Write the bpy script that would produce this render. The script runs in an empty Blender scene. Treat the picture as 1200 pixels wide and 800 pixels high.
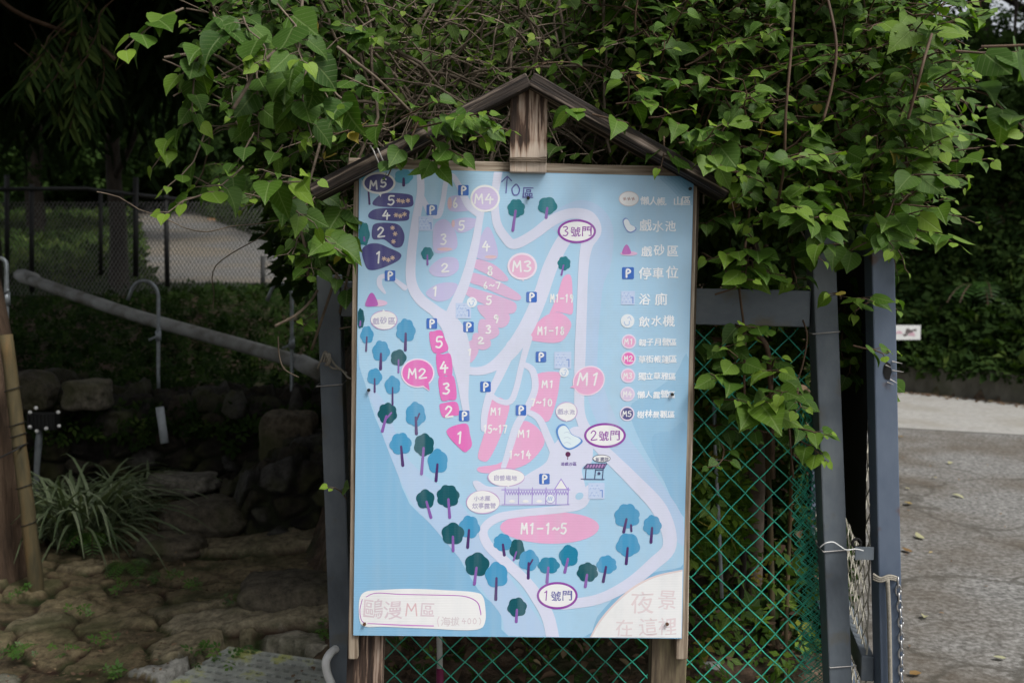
import bpy, math, random
import numpy as np
from mathutils import Vector, Matrix, noise

random.seed(7)
rng = np.random.default_rng(7)
SC = bpy.context.scene
COL = SC.collection

# ------------------------------------------------------------------ camera
FPX, PITCH, CAMZ = 1167.0, math.radians(4.41), 1.55
cam = bpy.data.cameras.new('camera')
cam.lens, cam.sensor_width = 35.0, 36.0
cam.clip_start, cam.clip_end = 0.05, 500.0
cam.dof.use_dof = True
cam.dof.focus_distance = 2.72
cam.dof.aperture_fstop = 4.0
camo = bpy.data.objects.new('camera', cam)
camo.location = (0, 0, CAMZ)
camo.rotation_euler = (math.radians(90) - PITCH, 0, 0)
COL.objects.link(camo)
SC.camera = camo

# ------------------------------------------------------------------ light
SUN_DIR = Vector((0.55, -0.55, 1.05)).normalized()
w = bpy.data.worlds.new('World')
SC.world = w
w.use_nodes = True
nt = w.node_tree
bg = nt.nodes['Background']
sky = nt.nodes.new('ShaderNodeTexSky')
sky.sky_type = 'NISHITA'
sky.sun_disc = False
sky.sun_elevation = math.asin(SUN_DIR.z)
sky.sun_rotation = math.atan2(SUN_DIR.x, SUN_DIR.y)
sky.dust_density = 4.0
hs = nt.nodes.new('ShaderNodeHueSaturation')
hs.inputs['Saturation'].default_value = 0.25
nt.links.new(sky.outputs[0], hs.inputs['Color'])
nt.links.new(hs.outputs[0], bg.inputs['Color'])
bg.inputs['Strength'].default_value = 0.11
sl = bpy.data.lights.new('sun', 'SUN')
sl.energy = 1.5
sl.angle = math.radians(18)
sl.color = (1.0, 0.97, 0.92)
so = bpy.data.objects.new('sun', sl)
so.rotation_euler = SUN_DIR.to_track_quat('Z', 'Y').to_euler()
so.location = (3, -4, 8)
COL.objects.link(so)
vs = SC.view_settings
vs.view_transform = 'Standard'
vs.look = 'None'
vs.gamma = 1.0
vs.use_curve_mapping = False
vs.exposure = 0.7

# ------------------------------------------------------------------ helpers
CP, SP = math.cos(PITCH), math.sin(PITCH)


def ray(px, py):
    a, b = (px - 600.0) / FPX, (400.0 - py) / FPX
    return Vector((a, CP + b * SP, -SP + b * CP))


def P(px, py, Y):
    d = ray(px, py)
    return Vector((0, 0, CAMZ)) + d * (Y / d.y)


def G(px, py, z=0.0):
    d = ray(px, py)
    return Vector((0, 0, CAMZ)) + d * ((z - CAMZ) / d.z)


def s2l(c):
    return tuple(((v / 255 / 12.92) if v / 255 <= 0.04045 else ((v / 255 + 0.055) / 1.055) ** 2.4) for v in c)


def sstep(a, b, x):
    t = min(1, max(0, (x - a) / (b - a)))
    return t * t * (3 - 2 * t)


def tag(o, label=None, cat=None, group=None, kind=None):
    if label: o['label'] = label
    if cat: o['category'] = cat
    if group: o['group'] = group
    if kind: o['kind'] = kind
    return o


def thing(name, loc, label, cat, group=None):
    o = bpy.data.objects.new(name, None)
    o.empty_display_size = 0.1
    COL.objects.link(o)
    o.location = loc
    return tag(o, label, cat, group)


def link(name, me, parent=None, M=None):
    o = bpy.data.objects.new(name, me)
    COL.objects.link(o)
    M = M or Matrix.Identity(4)
    if parent is not None:
        o.parent = parent
        p = Vector((0, 0, 0))
        q = parent
        chain = []
        while q is not None:
            chain.append(q)
            q = q.parent
        W = Matrix.Identity(4)
        for q in reversed(chain):
            W = W @ q.matrix_basis
        o.matrix_basis = W.inverted() @ M
    else:
        o.matrix_basis = M
    return o


class MB:
    def __init__(s):
        s.v, s.f, s.c, s.mi = [], [], [], []

    def add(s, vs_, fs_, col=None, mi=0):
        n = len(s.v)
        s.v += [tuple(p) for p in vs_]
        for f in fs_:
            s.f.append(tuple(i + n for i in f))
            s.c.append(col)
            s.mi.append(mi)

    def box(s, a, b, mi=0):
        x0, y0, z0 = a
        x1, y1, z1 = b
        s.add([(x0, y0, z0), (x1, y0, z0), (x1, y1, z0), (x0, y1, z0), (x0, y0, z1), (x1, y0, z1), (x1, y1, z1), (x0, y1, z1)],
              [(0, 3, 2, 1), (4, 5, 6, 7), (0, 1, 5, 4), (1, 2, 6, 5), (2, 3, 7, 6), (3, 0, 4, 7)], mi=mi)

    def tube(s, pts, r, n=8, cap=True, mi=0):
        pts = [Vector(p) for p in pts]
        k = len(pts)
        rs = list(r) if hasattr(r, '__len__') else [r] * k
        up = None
        vs_, fs_ = [], []
        for i, p in enumerate(pts):
            t = (pts[min(i + 1, k - 1)] - pts[max(i - 1, 0)])
            if t.length < 1e-9: t = Vector((0, 0, 1))
            t.normalize()
            if up is None:
                up = Vector((0, 0, 1)) if abs(t.z) < .9 else Vector((1, 0, 0))
            u = t.cross(up)
            if u.length < 1e-6: u = t.orthogonal()
            u.normalize()
            v = u.cross(t)
            up = v
            for j in range(n):
                a = 2 * math.pi * j / n
                vs_.append(p + (u * math.cos(a) + v * math.sin(a)) * rs[i])
        for i in range(k - 1):
            for j in range(n):
                j2 = (j + 1) % n
                fs_.append((i * n + j, i * n + j2, (i + 1) * n + j2, (i + 1) * n + j))
        if cap:
            fs_.append(tuple(range(n))[::-1])
            fs_.append(tuple((k - 1) * n + j for j in range(n)))
        s.add(vs_, fs_, mi=mi)

    def build(s, name, mat, parent=None, smooth=False, M=None, bevel=0.0):
        me = bpy.data.meshes.new(name)
        me.from_pydata(s.v, [], s.f)
        mats = mat if isinstance(mat, (list, tuple)) else [mat]
        for m in mats: me.materials.append(m)
        if any(s.mi): me.polygons.foreach_set('material_index', s.mi)
        if any(c is not None for c in s.c):
            at = me.color_attributes.new('print', 'FLOAT_COLOR', 'CORNER')
            buf = []
            for f, c in zip(s.f, s.c):
                c = c or (.5, .5, .5)
                buf += [c[0], c[1], c[2], 1.0] * len(f)
            at.data.foreach_set('color', buf)
        if smooth: me.polygons.foreach_set('use_smooth', [True] * len(me.polygons))
        me.update()
        o = link(name, me, parent, M)
        if bevel:
            b = o.modifiers.new('bevel', 'BEVEL')
            b.width = bevel
            b.segments = 2
            b.limit_method = 'ANGLE'
        return o


def bar(name, A, B, wd, th, mat, parent, face=Vector((0, -1, 0)), bevel=.003, warp=0.0, seg=1):
    """straight bar from A to B; local z runs along it, local -y faces FACE"""
    A, B = Vector(A), Vector(B)
    z = (B - A).normalized()
    y = -(face - z * face.dot(z)).normalized()
    x = y.cross(z)
    M = Matrix(((x.x, y.x, z.x, A.x), (x.y, y.y, z.y, A.y), (x.z, y.z, z.z, A.z), (0, 0, 0, 1)))
    L = (B - A).length
    m = MB()
    vs_, fs_ = [], []
    for i in range(seg + 1):
        t = i / seg * L
        k = [warp * noise.noise(Vector((t * 4 + j * 7.3, A.x * 9, A.z * 5))) for j in range(4)]
        vs_ += [(-wd / 2 + k[0], -th / 2 + k[1], t), (wd / 2 + k[2], -th / 2 + k[1], t), (wd / 2 + k[2], th / 2 + k[3], t), (-wd / 2 + k[0], th / 2 + k[3], t)]
    for i in range(seg):
        for j in range(4):
            a = i * 4
            fs_.append((a + j, a + (j + 1) % 4, a + 4 + (j + 1) % 4, a + 4 + j))
    fs_.append((3, 2, 1, 0))
    a = seg * 4
    fs_.append((a, a + 1, a + 2, a + 3))
    m.add(vs_, fs_)
    return m.build(name, mat, parent, M=M, bevel=bevel)


def crom(pts, n=6, closed=False):
    pts = [np.array(p, float) for p in pts]
    k = len(pts)
    out = []
    for i in range(k if closed else k - 1):
        p = [pts[(i + d) % k] if closed else pts[min(max(i + d, 0), k - 1)] for d in (-1, 0, 1, 2)]
        for j in range(n):
            t = j / n
            out.append(.5 * ((2 * p[1]) + (-p[0] + p[2]) * t + (2 * p[0] - 5 * p[1] + 4 * p[2] - p[3]) * t * t + (-p[0] + 3 * p[1] - 3 * p[2] + p[3]) * t ** 3))
    if not closed: out.append(pts[-1])
    return out


# ------------------------------------------------------------------ materials
def newmat(name):
    m = bpy.data.materials.new(name)
    m.use_nodes = True
    n = m.node_tree
    return m, n, n.nodes['Principled BSDF'], n.links


def noisemat(name, stops, scale=5, rough=.7, bump=.2, stretch=(1, 1, 1), detail=8, spec=.3, metal=0.0, second=None, bscale=None, bdist=.01):
    m, n, b, L = newmat(name)
    tc = n.nodes.new('ShaderNodeTexCoord')
    mp = n.nodes.new('ShaderNodeMapping')
    mp.inputs['Scale'].default_value = stretch
    L.new(tc.outputs['Object'], mp.inputs[0])
    no = n.nodes.new('ShaderNodeTexNoise')
    no.inputs['Scale'].default_value = scale
    no.inputs['Detail'].default_value = detail
    no.inputs['Roughness'].default_value = .62
    L.new(mp.outputs[0], no.inputs['Vector'])
    cr = n.nodes.new('ShaderNodeValToRGB')
    el = cr.color_ramp.elements
    el[0].position, el[0].color = stops[0][0], (*stops[0][1], 1)
    el[1].position, el[1].color = stops[-1][0], (*stops[-1][1], 1)
    for p, c in stops[1:-1]:
        e = el.new(p)
        e.color = (*c, 1)
    L.new(no.outputs['Fac'], cr.inputs[0])
    out = cr.outputs[0]
    if second:  # (scale, lo, hi, colour, amount)
        n2 = n.nodes.new('ShaderNodeTexNoise')
        n2.inputs['Scale'].default_value = second[0]
        n2.inputs['Detail'].default_value = 6
        L.new(tc.outputs['Object'], n2.inputs['Vector'])
        mr = n.nodes.new('ShaderNodeMapRange')
        mr.inputs['From Min'].default_value = second[1]
        mr.inputs['From Max'].default_value = second[2]
        mr.inputs['To Max'].default_value = second[4]
        L.new(n2.outputs['Fac'], mr.inputs[0])
        mx = n.nodes.new('ShaderNodeMix')
        mx.data_type = 'RGBA'
        L.new(mr.outputs[0], mx.inputs['Factor'])
        L.new(out, mx.inputs['A'])
        mx.inputs['B'].default_value = (*second[3], 1)
        out = mx.outputs['Result']
    L.new(out, b.inputs['Base Color'])
    b.inputs['Roughness'].default_value = rough
    b.inputs['Specular IOR Level'].default_value = spec
    b.inputs['Metallic'].default_value = metal
    if bump:
        nb = n.nodes.new('ShaderNodeTexNoise')
        nb.inputs['Scale'].default_value = bscale or scale * 3
        nb.inputs['Detail'].default_value = 8
        L.new(mp.outputs[0], nb.inputs['Vector'])
        bp = n.nodes.new('ShaderNodeBump')
        bp.inputs['Strength'].default_value = bump
        bp.inputs['Distance'].default_value = bdist
        L.new(nb.outputs['Fac'], bp.inputs['Height'])
        L.new(bp.outputs[0], b.inputs['Normal'])
    m['node_out'] = 1
    return m


def leafmat(name, c0, c1, c2, vein=True, trans=.25, rough=.42, spec=.4):
    """c0 old, c1 mature, c2 young; the leaf's own 'tint' attribute picks between them"""
    m, n, b, L = newmat(name)
    at = n.nodes.new('ShaderNodeAttribute')
    at.attribute_name = 'tint'
    cr = n.nodes.new('ShaderNodeValToRGB')
    el = cr.color_ramp.elements
    el[0].position, el[0].color = 0, (*c0, 1)
    el[1].position, el[1].color = 1, (*c2, 1)
    e = el.new(.5)
    e.color = (*c1, 1)
    if vein:  # a few old leaves gone yellow
        el[-1].position = .93
        e = el.new(.99)
        e.color = (.30, .24, .045, 1)
    L.new(at.outputs['Fac'], cr.inputs[0])
    out = cr.outputs[0]
    if vein:
        uv = n.nodes.new('ShaderNodeAttribute')
        uv.attribute_name = 'lx'
        sx = n.nodes.new('ShaderNodeSeparateXYZ')
        L.new(uv.outputs['Vector'], sx.inputs[0])
        ab = n.nodes.new('ShaderNodeMath'); ab.operation = 'ABSOLUTE'
        L.new(sx.outputs[0], ab.inputs[0])
        # side veins: sin((y - 0.8|x|) * k)
        mu = n.nodes.new('ShaderNodeMath'); mu.operation = 'MULTIPLY_ADD'
        L.new(ab.outputs[0], mu.inputs[0]); mu.inputs[1].default_value = -.75
        L.new(sx.outputs[1], mu.inputs[2])
        m2 = n.nodes.new('ShaderNodeMath'); m2.operation = 'MULTIPLY'; m2.inputs[1].default_value = 34
        L.new(mu.outputs[0], m2.inputs[0])
        si = n.nodes.new('ShaderNodeMath'); si.operation = 'SINE'
        L.new(m2.outputs[0], si.inputs[0])
        r1 = n.nodes.new('ShaderNodeMapRange')
        r1.inputs['From Min'].default_value = .86; r1.inputs['From Max'].default_value = 1.0
        r1.inputs['To Max'].default_value = .55
        L.new(si.outputs[0], r1.inputs[0])
        r2 = n.nodes.new('ShaderNodeMapRange')
        r2.inputs['From Min'].default_value = .035; r2.inputs['From Max'].default_value = .01
        r2.inputs['To Max'].default_value = .8
        L.new(ab.outputs[0], r2.inputs[0])
        mxm = n.nodes.new('ShaderNodeMath'); mxm.operation = 'MAXIMUM'
        L.new(r1.outputs[0], mxm.inputs[0]); L.new(r2.outputs[0], mxm.inputs[1])
        mx = n.nodes.new('ShaderNodeMix'); mx.data_type = 'RGBA'
        ve = n.nodes.new('ShaderNodeMix'); ve.data_type = 'RGBA'
        ve.inputs['Factor'].default_value = .35
        L.new(out, ve.inputs['A']); ve.inputs['B'].default_value = (.30, .38, .16, 1)
        L.new(mxm.outputs[0], mx.inputs['Factor'])
        L.new(out, mx.inputs['A']); L.new(ve.outputs['Result'], mx.inputs['B'])
        out = mx.outputs['Result']
        bp = n.nodes.new('ShaderNodeBump')
        bp.inputs['Strength'].default_value = .5
        bp.inputs['Distance'].default_value = .002
        bp.invert = True
        L.new(mxm.outputs[0], bp.inputs['Height'])
        L.new(bp.outputs[0], b.inputs['Normal'])
    L.new(out, b.inputs['Base Color'])
    b.inputs['Roughness'].default_value = rough
    b.inputs['Specular IOR Level'].default_value = spec
    tr = n.nodes.new('ShaderNodeBsdfTranslucent')
    gm = n.nodes.new('ShaderNodeMix'); gm.data_type = 'RGBA'; gm.blend_type = 'MULTIPLY'
    gm.inputs['Factor'].default_value = 1
    L.new(out, gm.inputs['A']); gm.inputs['B'].default_value = (1.3, 1.5, .5, 1)
    L.new(gm.outputs['Result'], tr.inputs['Color'])
    ms = n.nodes.new('ShaderNodeMixShader')
    ms.inputs[0].default_value = trans
    L.new(b.outputs[0], ms.inputs[1]); L.new(tr.outputs[0], ms.inputs[2])
    L.new(ms.outputs[0], n.nodes['Material Output'].inputs['Surface'])
    return m


def plain(name, c, rough=.5, metal=0, spec=.4, var=.25, scale=30, bump=.1):
    c = np.array(c)
    return noisemat(name, [(.3, tuple(c * (1 - var))), (.7, tuple(np.minimum(1, c * (1 + var))))], scale=scale, rough=rough, bump=bump, spec=spec, metal=metal, bdist=.002)


M = {}
M['steel'] = noisemat('grey_painted_steel', [(.32, (.058, .070, .084)), (.5, (.105, .124, .143)), (.68, (.165, .185, .20))], scale=5, stretch=(1, 1, .45), rough=.5, bump=.3, bscale=90, bdist=.001, second=(7, .57, .68, (.10, .085, .05), .7))
M['bluesteel'] = noisemat('blue_grey_steel', [(.3, (.065, .088, .13)), (.7, (.125, .155, .205))], scale=5, stretch=(1, 1, .45), rough=.45, bump=.3, bscale=60, bdist=.001, second=(10, .62, .70, (.11, .06, .035), .8))
M['burnt'] = noisemat('burnt_timber', [(.40, (.022, .015, .012)), (.49, (.06, .037, .026)), (.54, (.22, .155, .115)), (.64, (.42, .34, .28))], scale=3, stretch=(17, 17, .9), rough=.75, bump=.6, bscale=5, bdist=.004)
M['kingwood'] = noisemat('half_charred_timber', [(.40, (.028, .017, .012)), (.47, (.075, .043, .028)), (.52, (.27, .19, .14)), (.62, (.46, .38, .31))], scale=2.2, stretch=(30, 30, 1.8), rough=.75, bump=.6, bscale=5, bdist=.004)
_n = M['kingwood'].node_tree
_cr = [q for q in _n.nodes if q.bl_idname == 'ShaderNodeValToRGB'][0]
_src = _cr.inputs[0].links[0].from_socket
_tc = [q for q in _n.nodes if q.bl_idname == 'ShaderNodeTexCoord'][0]
_sx = _n.nodes.new('ShaderNodeSeparateXYZ')
_n.links.new(_tc.outputs['Object'], _sx.inputs[0])
_mr = _n.nodes.new('ShaderNodeMapRange')
_mr.inputs['From Min'].default_value, _mr.inputs['From Max'].default_value = .045, .085
_mr.inputs['To Min'].default_value, _mr.inputs['To Max'].default_value = .16, -.045
_n.links.new(_sx.outputs[2], _mr.inputs[0])
_ad = _n.nodes.new('ShaderNodeMath')
_n.links.new(_src, _ad.inputs[0])
_n.links.new(_mr.outputs[0], _ad.inputs[1])
_n.links.new(_ad.outputs[0], _cr.inputs[0])
M['roofwood'] = noisemat('charred_roof_timber', [(.40, (.010, .008, .007)), (.52, (.04, .03, .024)), (.57, (.16, .125, .10)), (.68, (.36, .30, .25))], scale=3, stretch=(26, 26, .8), rough=.8, bump=.7, bscale=9, bdist=.004)
M['batten'] = noisemat('weathered_batten', [(.35, (.12, .088, .06)), (.5, (.27, .215, .16)), (.65, (.45, .39, .31))], scale=4, stretch=(24, 24, .8), rough=.8, bump=.5, bscale=8, bdist=.002)
M['mosswood'] = noisemat('mossy_timber', [(.35, (.035, .025, .018)), (.5, (.11, .085, .055)), (.65, (.21, .18, .10)), (.75, (.30, .26, .16))], scale=3, stretch=(9, 9, .9), rough=.8, bump=.6, bscale=8, bdist=.004)
M['stake'] = noisemat('yellow_brown_stake', [(.3, (.04, .037, .022)), (.5, (.10, .08, .04)), (.68, (.16, .10, .042))], scale=4, stretch=(4, 4, .6), rough=.8, bump=.4)
M['bark'] = noisemat('bark', [(.3, (.010, .008, .006)), (.55, (.028, .022, .016)), (.75, (.06, .05, .04))], scale=5, stretch=(4, 4, .7), rough=.9, bump=.9, bscale=10, bdist=.02)
M['redbark'] = noisemat('red_brown_bark', [(.3, (.03, .020, .013)), (.55, (.085, .055, .036)), (.70, (.13, .09, .06)), (.76, (.36, .35, .31))], scale=4, stretch=(5, 5, .7), rough=.9, bump=.9, bscale=12, bdist=.015)
M['twig'] = noisemat('twig', [(.3, (.07, .052, .036)), (.7, (.22, .175, .13))], scale=12, rough=.8, bump=.3)
M['stem'] = noisemat('red_stem', [(.3, (.045, .028, .018)), (.7, (.12, .075, .045))], scale=12, rough=.7, bump=.3)
M['wire'] = plain('wire', (.30, .29, .28), rough=.5, metal=.4)
M['rope'] = plain('old_rope', (.26, .24, .20), rough=.9, scale=120, bump=.6)
M['greenwire'] = plain('green_plastic_wire', (.035, .35, .235), rough=.4, var=.3)
M['darkwire'] = plain('dark_fence_wire', (.12, .12, .115), rough=.6, metal=.3)
M['fencepost'] = plain('black_post', (.012, .013, .013), rough=.6)
M['galv'] = plain('galvanised_pipe', (.36, .40, .43), rough=.45, metal=.4)
M['pvc'] = plain('grey_plastic_pipe', (.42, .46, .49), rough=.5, var=.15)
M['bigpipe'] = noisemat('dirty_grey_pipe', [(.3, (.22, .22, .20)), (.7, (.46, .47, .46))], scale=5, rough=.6, bump=.2, second=(7, .5, .7, (.10, .085, .05), .7))
M['white'] = plain('white_plastic', (.62, .63, .62), rough=.45, var=.1)
M['maroon'] = plain('maroon_grip', (.20, .02, .075), rough=.5)
M['black'] = plain('black_cloth', (.006, .006, .006), rough=.9)
M['chain'] = plain('chain_steel', (.5, .5, .5), rough=.3, metal=.9)
M['rust'] = plain('rusty_wire', (.12, .055, .03), rough=.8)
M['soil'] = noisemat('leafy_soil', [(.3, (.022, .016, .011)), (.5, (.07, .047, .031)), (.65, (.14, .095, .065)), (.78, (.035, .05, .018))], scale=14, rough=.95, bump=.8, bscale=30, bdist=.03, second=(2.2, .48, .62, (.025, .045, .012), .7))
M['road'] = noisemat('old_concrete_road', [(.34, (.075, .073, .069)), (.5, (.17, .167, .158)), (.66, (.31, .306, .295))], scale=42, detail=12, rough=.9, bump=.5, bscale=120, bdist=.006, second=(.9, .47, .68, (.085, .066, .045), .85))
_m = M['road']; _n = _m.node_tree; _b = _n.nodes['Principled BSDF']
_src = _b.inputs['Base Color'].links[0].from_socket
_tc = [q for q in _n.nodes if q.bl_idname == 'ShaderNodeTexCoord'][0]
_nz = _n.nodes.new('ShaderNodeTexNoise'); _nz.inputs['Scale'].default_value = 1.6; _nz.inputs['Detail'].default_value = 8
_n.links.new(_tc.outputs['Object'], _nz.inputs['Vector'])
_vm = _n.nodes.new('ShaderNodeMix'); _vm.data_type = 'RGBA'; _vm.blend_type = 'LINEAR_LIGHT'; _vm.inputs['Factor'].default_value = .35
_n.links.new(_tc.outputs['Object'], _vm.inputs['A']); _n.links.new(_nz.outputs['Color'], _vm.inputs['B'])
_vo = _n.nodes.new('ShaderNodeTexVoronoi'); _vo.feature = 'DISTANCE_TO_EDGE'; _vo.inputs['Scale'].default_value = .75
_n.links.new(_vm.outputs['Result'], _vo.inputs['Vector'])
_mr = _n.nodes.new('ShaderNodeMapRange'); _mr.inputs['From Min'].default_value = .018; _mr.inputs['From Max'].default_value = .004; _mr.inputs['To Max'].default_value = .6
_n.links.new(_vo.outputs['Distance'], _mr.inputs[0])
_mx = _n.nodes.new('ShaderNodeMix'); _mx.data_type = 'RGBA'
_n.links.new(_mr.outputs[0], _mx.inputs['Factor']); _n.links.new(_src, _mx.inputs['A']); _mx.inputs['B'].default_value = (.05, .045, .035, 1)
_n.links.new(_mx.outputs['Result'], _b.inputs['Base Color'])
M['lane'] = noisemat('pale_concrete', [(.25, (.24, .235, .22)), (.7, (.38, .372, .35))], scale=18, detail=12, rough=.9, bump=.4, bscale=90, bdist=.006, second=(1.3, .5, .7, (.22, .2, .16), .5))
M['concrete'] = noisemat('mossy_concrete', [(.3, (.055, .053, .04)), (.55, (.12, .115, .095)), (.75, (.20, .19, .165))], scale=4, stretch=(1, 1, .5), rough=.9, bump=.5, bscale=25, second=(2.0, .45, .6, (.045, .06, .02), .7))
M['grate'] = noisemat('lichened_grate', [(.3, (.19, .20, .18)), (.52, (.33, .35, .32)), (.62, (.36, .38, .14))], scale=7, rough=.7, bump=.4, bscale=60)
M['bulb'] = plain('white_bulb', (.8, .8, .8), rough=.3, var=.05)

# vine and tree leaves
M['vine'] = leafmat('vine_leaf', (.024, .062, .012), (.060, .128, .014), (.17, .27, .030), trans=.28, rough=.5, spec=.22)
M['shrub'] = leafmat('shrub_leaf', (.022, .052, .012), (.062, .115, .014), (.18, .25, .04), trans=.25, rough=.55, spec=.18)
M['hedge'] = leafmat('thicket_leaf', (.017, .040, .009), (.050, .095, .012), (.14, .20, .03), vein=False, trans=.25, rough=.6, spec=.12)
M['tree'] = leafmat('tree_leaf', (.010, .024, .005), (.029, .055, .011), (.085, .12, .028), vein=False, trans=.2, rough=.8, spec=.08)
M['conifer'] = leafmat('conifer_leaf', (.010, .021, .007), (.022, .045, .012), (.085, .125, .03), vein=False, trans=.15, rough=.8, spec=.08)
M['blade'] = leafmat('strap_leaf', (.05, .075, .035), (.13, .17, .09), (.46, .48, .36), vein=False, trans=.15, rough=.5)
M['fern'] = leafmat('fern_leaf', (.02, .05, .012), (.05, .12, .02), (.12, .2, .04), vein=False, trans=.25)
M['litter'] = leafmat('fallen_leaf', (.08, .045, .028), (.20, .135, .08), (.42, .36, .18), vein=False, trans=.05, rough=.8)
M['fallen'] = leafmat('yellow_fallen_leaf', (.17, .095, .03), (.28, .22, .07), (.33, .33, .20), vein=False, trans=.05, rough=.7)


# ------------------------------------------------------------------ leaves (vectorised)
def template(kind):
    if kind == 'heart':
        side = [(-.16, -.09, .03), (-.37, -.02, .09), (-.49, .20, .13), (-.47, .44, .10), (-.34, .68, .05), (-.16, .88, -.03)]
        v = [(0, 0, 0), (0, .22, -.02), (0, .46, -.03), (0, .70, -.05), (0, .90, -.10), (0, 1.12, -.20)] + side + [(-x, y, z) for x, y, z in side]
        f = [(0, 7, 6), (0, 1, 8, 7), (1, 2, 9, 8), (2, 3, 10, 9), (3, 4, 11, 10), (4, 5, 11)]
        f += [tuple((q + 6 if q > 5 else q) for q in g[::-1]) for g in f]
    elif kind == 'ovate':
        v = [(0, 0, 0), (0, .5, .0), (0, 1, -.15), (-.27, .3, .07), (-.2, .72, .02), (.27, .3, .07), (.2, .72, .02)]
        f = [(0, 1, 4, 3), (1, 2, 4), (0, 5, 6, 1), (1, 6, 2)]
    elif kind == 'quad':
        v = [(0, 0, 0), (-.32, .45, .06), (0, 1, -.08), (.32, .45, .06)]
        f = [(0, 3, 2, 1)]
    elif kind == 'clump':  # five small leaves on one twig end
        v, f = [], []
        for k, (dx, dy, a, sc) in enumerate([(0, .35, 0, .6), (-.05, .2, .9, .5), (.05, .25, -.9, .52), (-.02, 0, 1.7, .45), (.03, .05, -1.6, .45)]):
            ca, sa = math.cos(a), math.sin(a)
            n0 = len(v)
            for x, y, z in [(0, 0, 0), (-.28, .45, .06), (0, 1, -.12), (.28, .45, .06)]:
                x, y = x * sc, y * sc
                v.append((dx + x * ca - y * sa, dy + x * sa + y * ca, z * sc + .04 * k - .08))
            f.append((n0, n0 + 3, n0 + 2, n0 + 1))
    elif kind == 'spray':  # flat needle shoot
        v = [(0, 0, 0), (-.07, .1, .02), (-.085, .6, 0), (0, 1, -.1), (.085, .6, 0), (.07, .1, .02), (0, .35, -.03)]
        f = [(0, 6, 1), (1, 6, 2), (2, 6, 3), (3, 6, 4), (4, 6, 5), (5, 6, 0)]
    return np.array(v, float), f


TPL = {k: template(k) for k in ('heart', 'ovate', 'quad', 'clump', 'spray')}


def norm(a):
    return a / np.maximum(1e-9, np.linalg.norm(a, axis=-1, keepdims=True))


def leaves(name, kind, pos, tip, nrm, size, tint, mat, parent=None, smooth=True, curl=None):
    pos, tip, nrm = np.asarray(pos, float), norm(np.asarray(tip, float)), np.asarray(nrm, float)
    n = len(pos)
    x = norm(np.cross(tip, nrm))
    z = np.cross(x, tip)
    tv, tf = TPL[kind]
    nv = len(tv)
    size = np.broadcast_to(np.asarray(size, float), (n,))
    if kind == 'heart': tint = np.where(rng.random(n) < .009, 1.0, np.minimum(tint, .93))
    wob = 1 + rng.uniform(-.18, .18, (n, 1))
    cu = rng.uniform(-.6, 1.6, (n, 1)) if curl is None else np.full((n, 1), curl)
    lx = tv[None, :, 0] * wob
    ly = np.broadcast_to(tv[None, :, 1], lx.shape)
    lz = tv[None, :, 2] * cu - .12 * cu * ly * ly
    V = pos[:, None, :] + size[:, None, None] * (lx[..., None] * x[:, None, :] + ly[..., None] * tip[:, None, :] + lz[..., None] * z[:, None, :])
    V = V.reshape(-1, 3)
    loops, starts, totals = [], [], []
    base_l = np.concatenate([np.array(f) for f in tf])
    base_t = np.array([len(f) for f in tf])
    L = (base_l[None, :] + (np.arange(n) * nv)[:, None]).reshape(-1)
    T = np.tile(base_t, n)
    S = np.concatenate([[0], np.cumsum(T)[:-1]])
    me = bpy.data.meshes.new(name)
    me.vertices.add(len(V))
    me.vertices.foreach_set('co', V.astype(np.float32).reshape(-1))
    me.loops.add(len(L))
    me.loops.foreach_set('vertex_index', L.astype(np.int32))
    me.polygons.add(len(T))
    me.polygons.foreach_set('loop_start', S.astype(np.int32))
    me.polygons.foreach_set('loop_total', T.astype(np.int32))
    if smooth: me.polygons.foreach_set('use_smooth', np.ones(len(T), bool))
    a = me.attributes.new('tint', 'FLOAT', 'POINT')
    a.data.foreach_set('value', np.repeat(np.clip(np.broadcast_to(tint, (n,)), 0, 1), nv).astype(np.float32))
    a = me.attributes.new('lx', 'FLOAT_VECTOR', 'POINT')
    a.data.foreach_set('vector', np.tile(tv, (n, 1)).astype(np.float32).reshape(-1))
    me.update(calc_edges=True)
    me.validate()
    me.materials.append(mat)
    return link(name, me, parent)


def rdir(n):
    return norm(rng.normal(size=(n, 3)))


def inpoly(x, y, poly):
    c = False
    j = len(poly) - 1
    for i in range(len(poly)):
        xi, yi = poly[i]
        xj, yj = poly[j]
        if (yi > y) != (yj > y) and x < (xj - xi) * (y - yi) / (yj - yi) + xi: c = not c
        j = i
    return c


def region(poly, n, y0, y1):
    """n world points inside the cone over an outline between two distances"""
    xs = [p[0] for p in poly]
    ys = [p[1] for p in poly]
    out = []
    while len(out) < n:
        x, y = random.uniform(min(xs), max(xs)), random.uniform(min(ys), max(ys))
        if inpoly(x, y, poly): out.append(P(x, y, random.uniform(y0, y1)))
    return out


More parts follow.
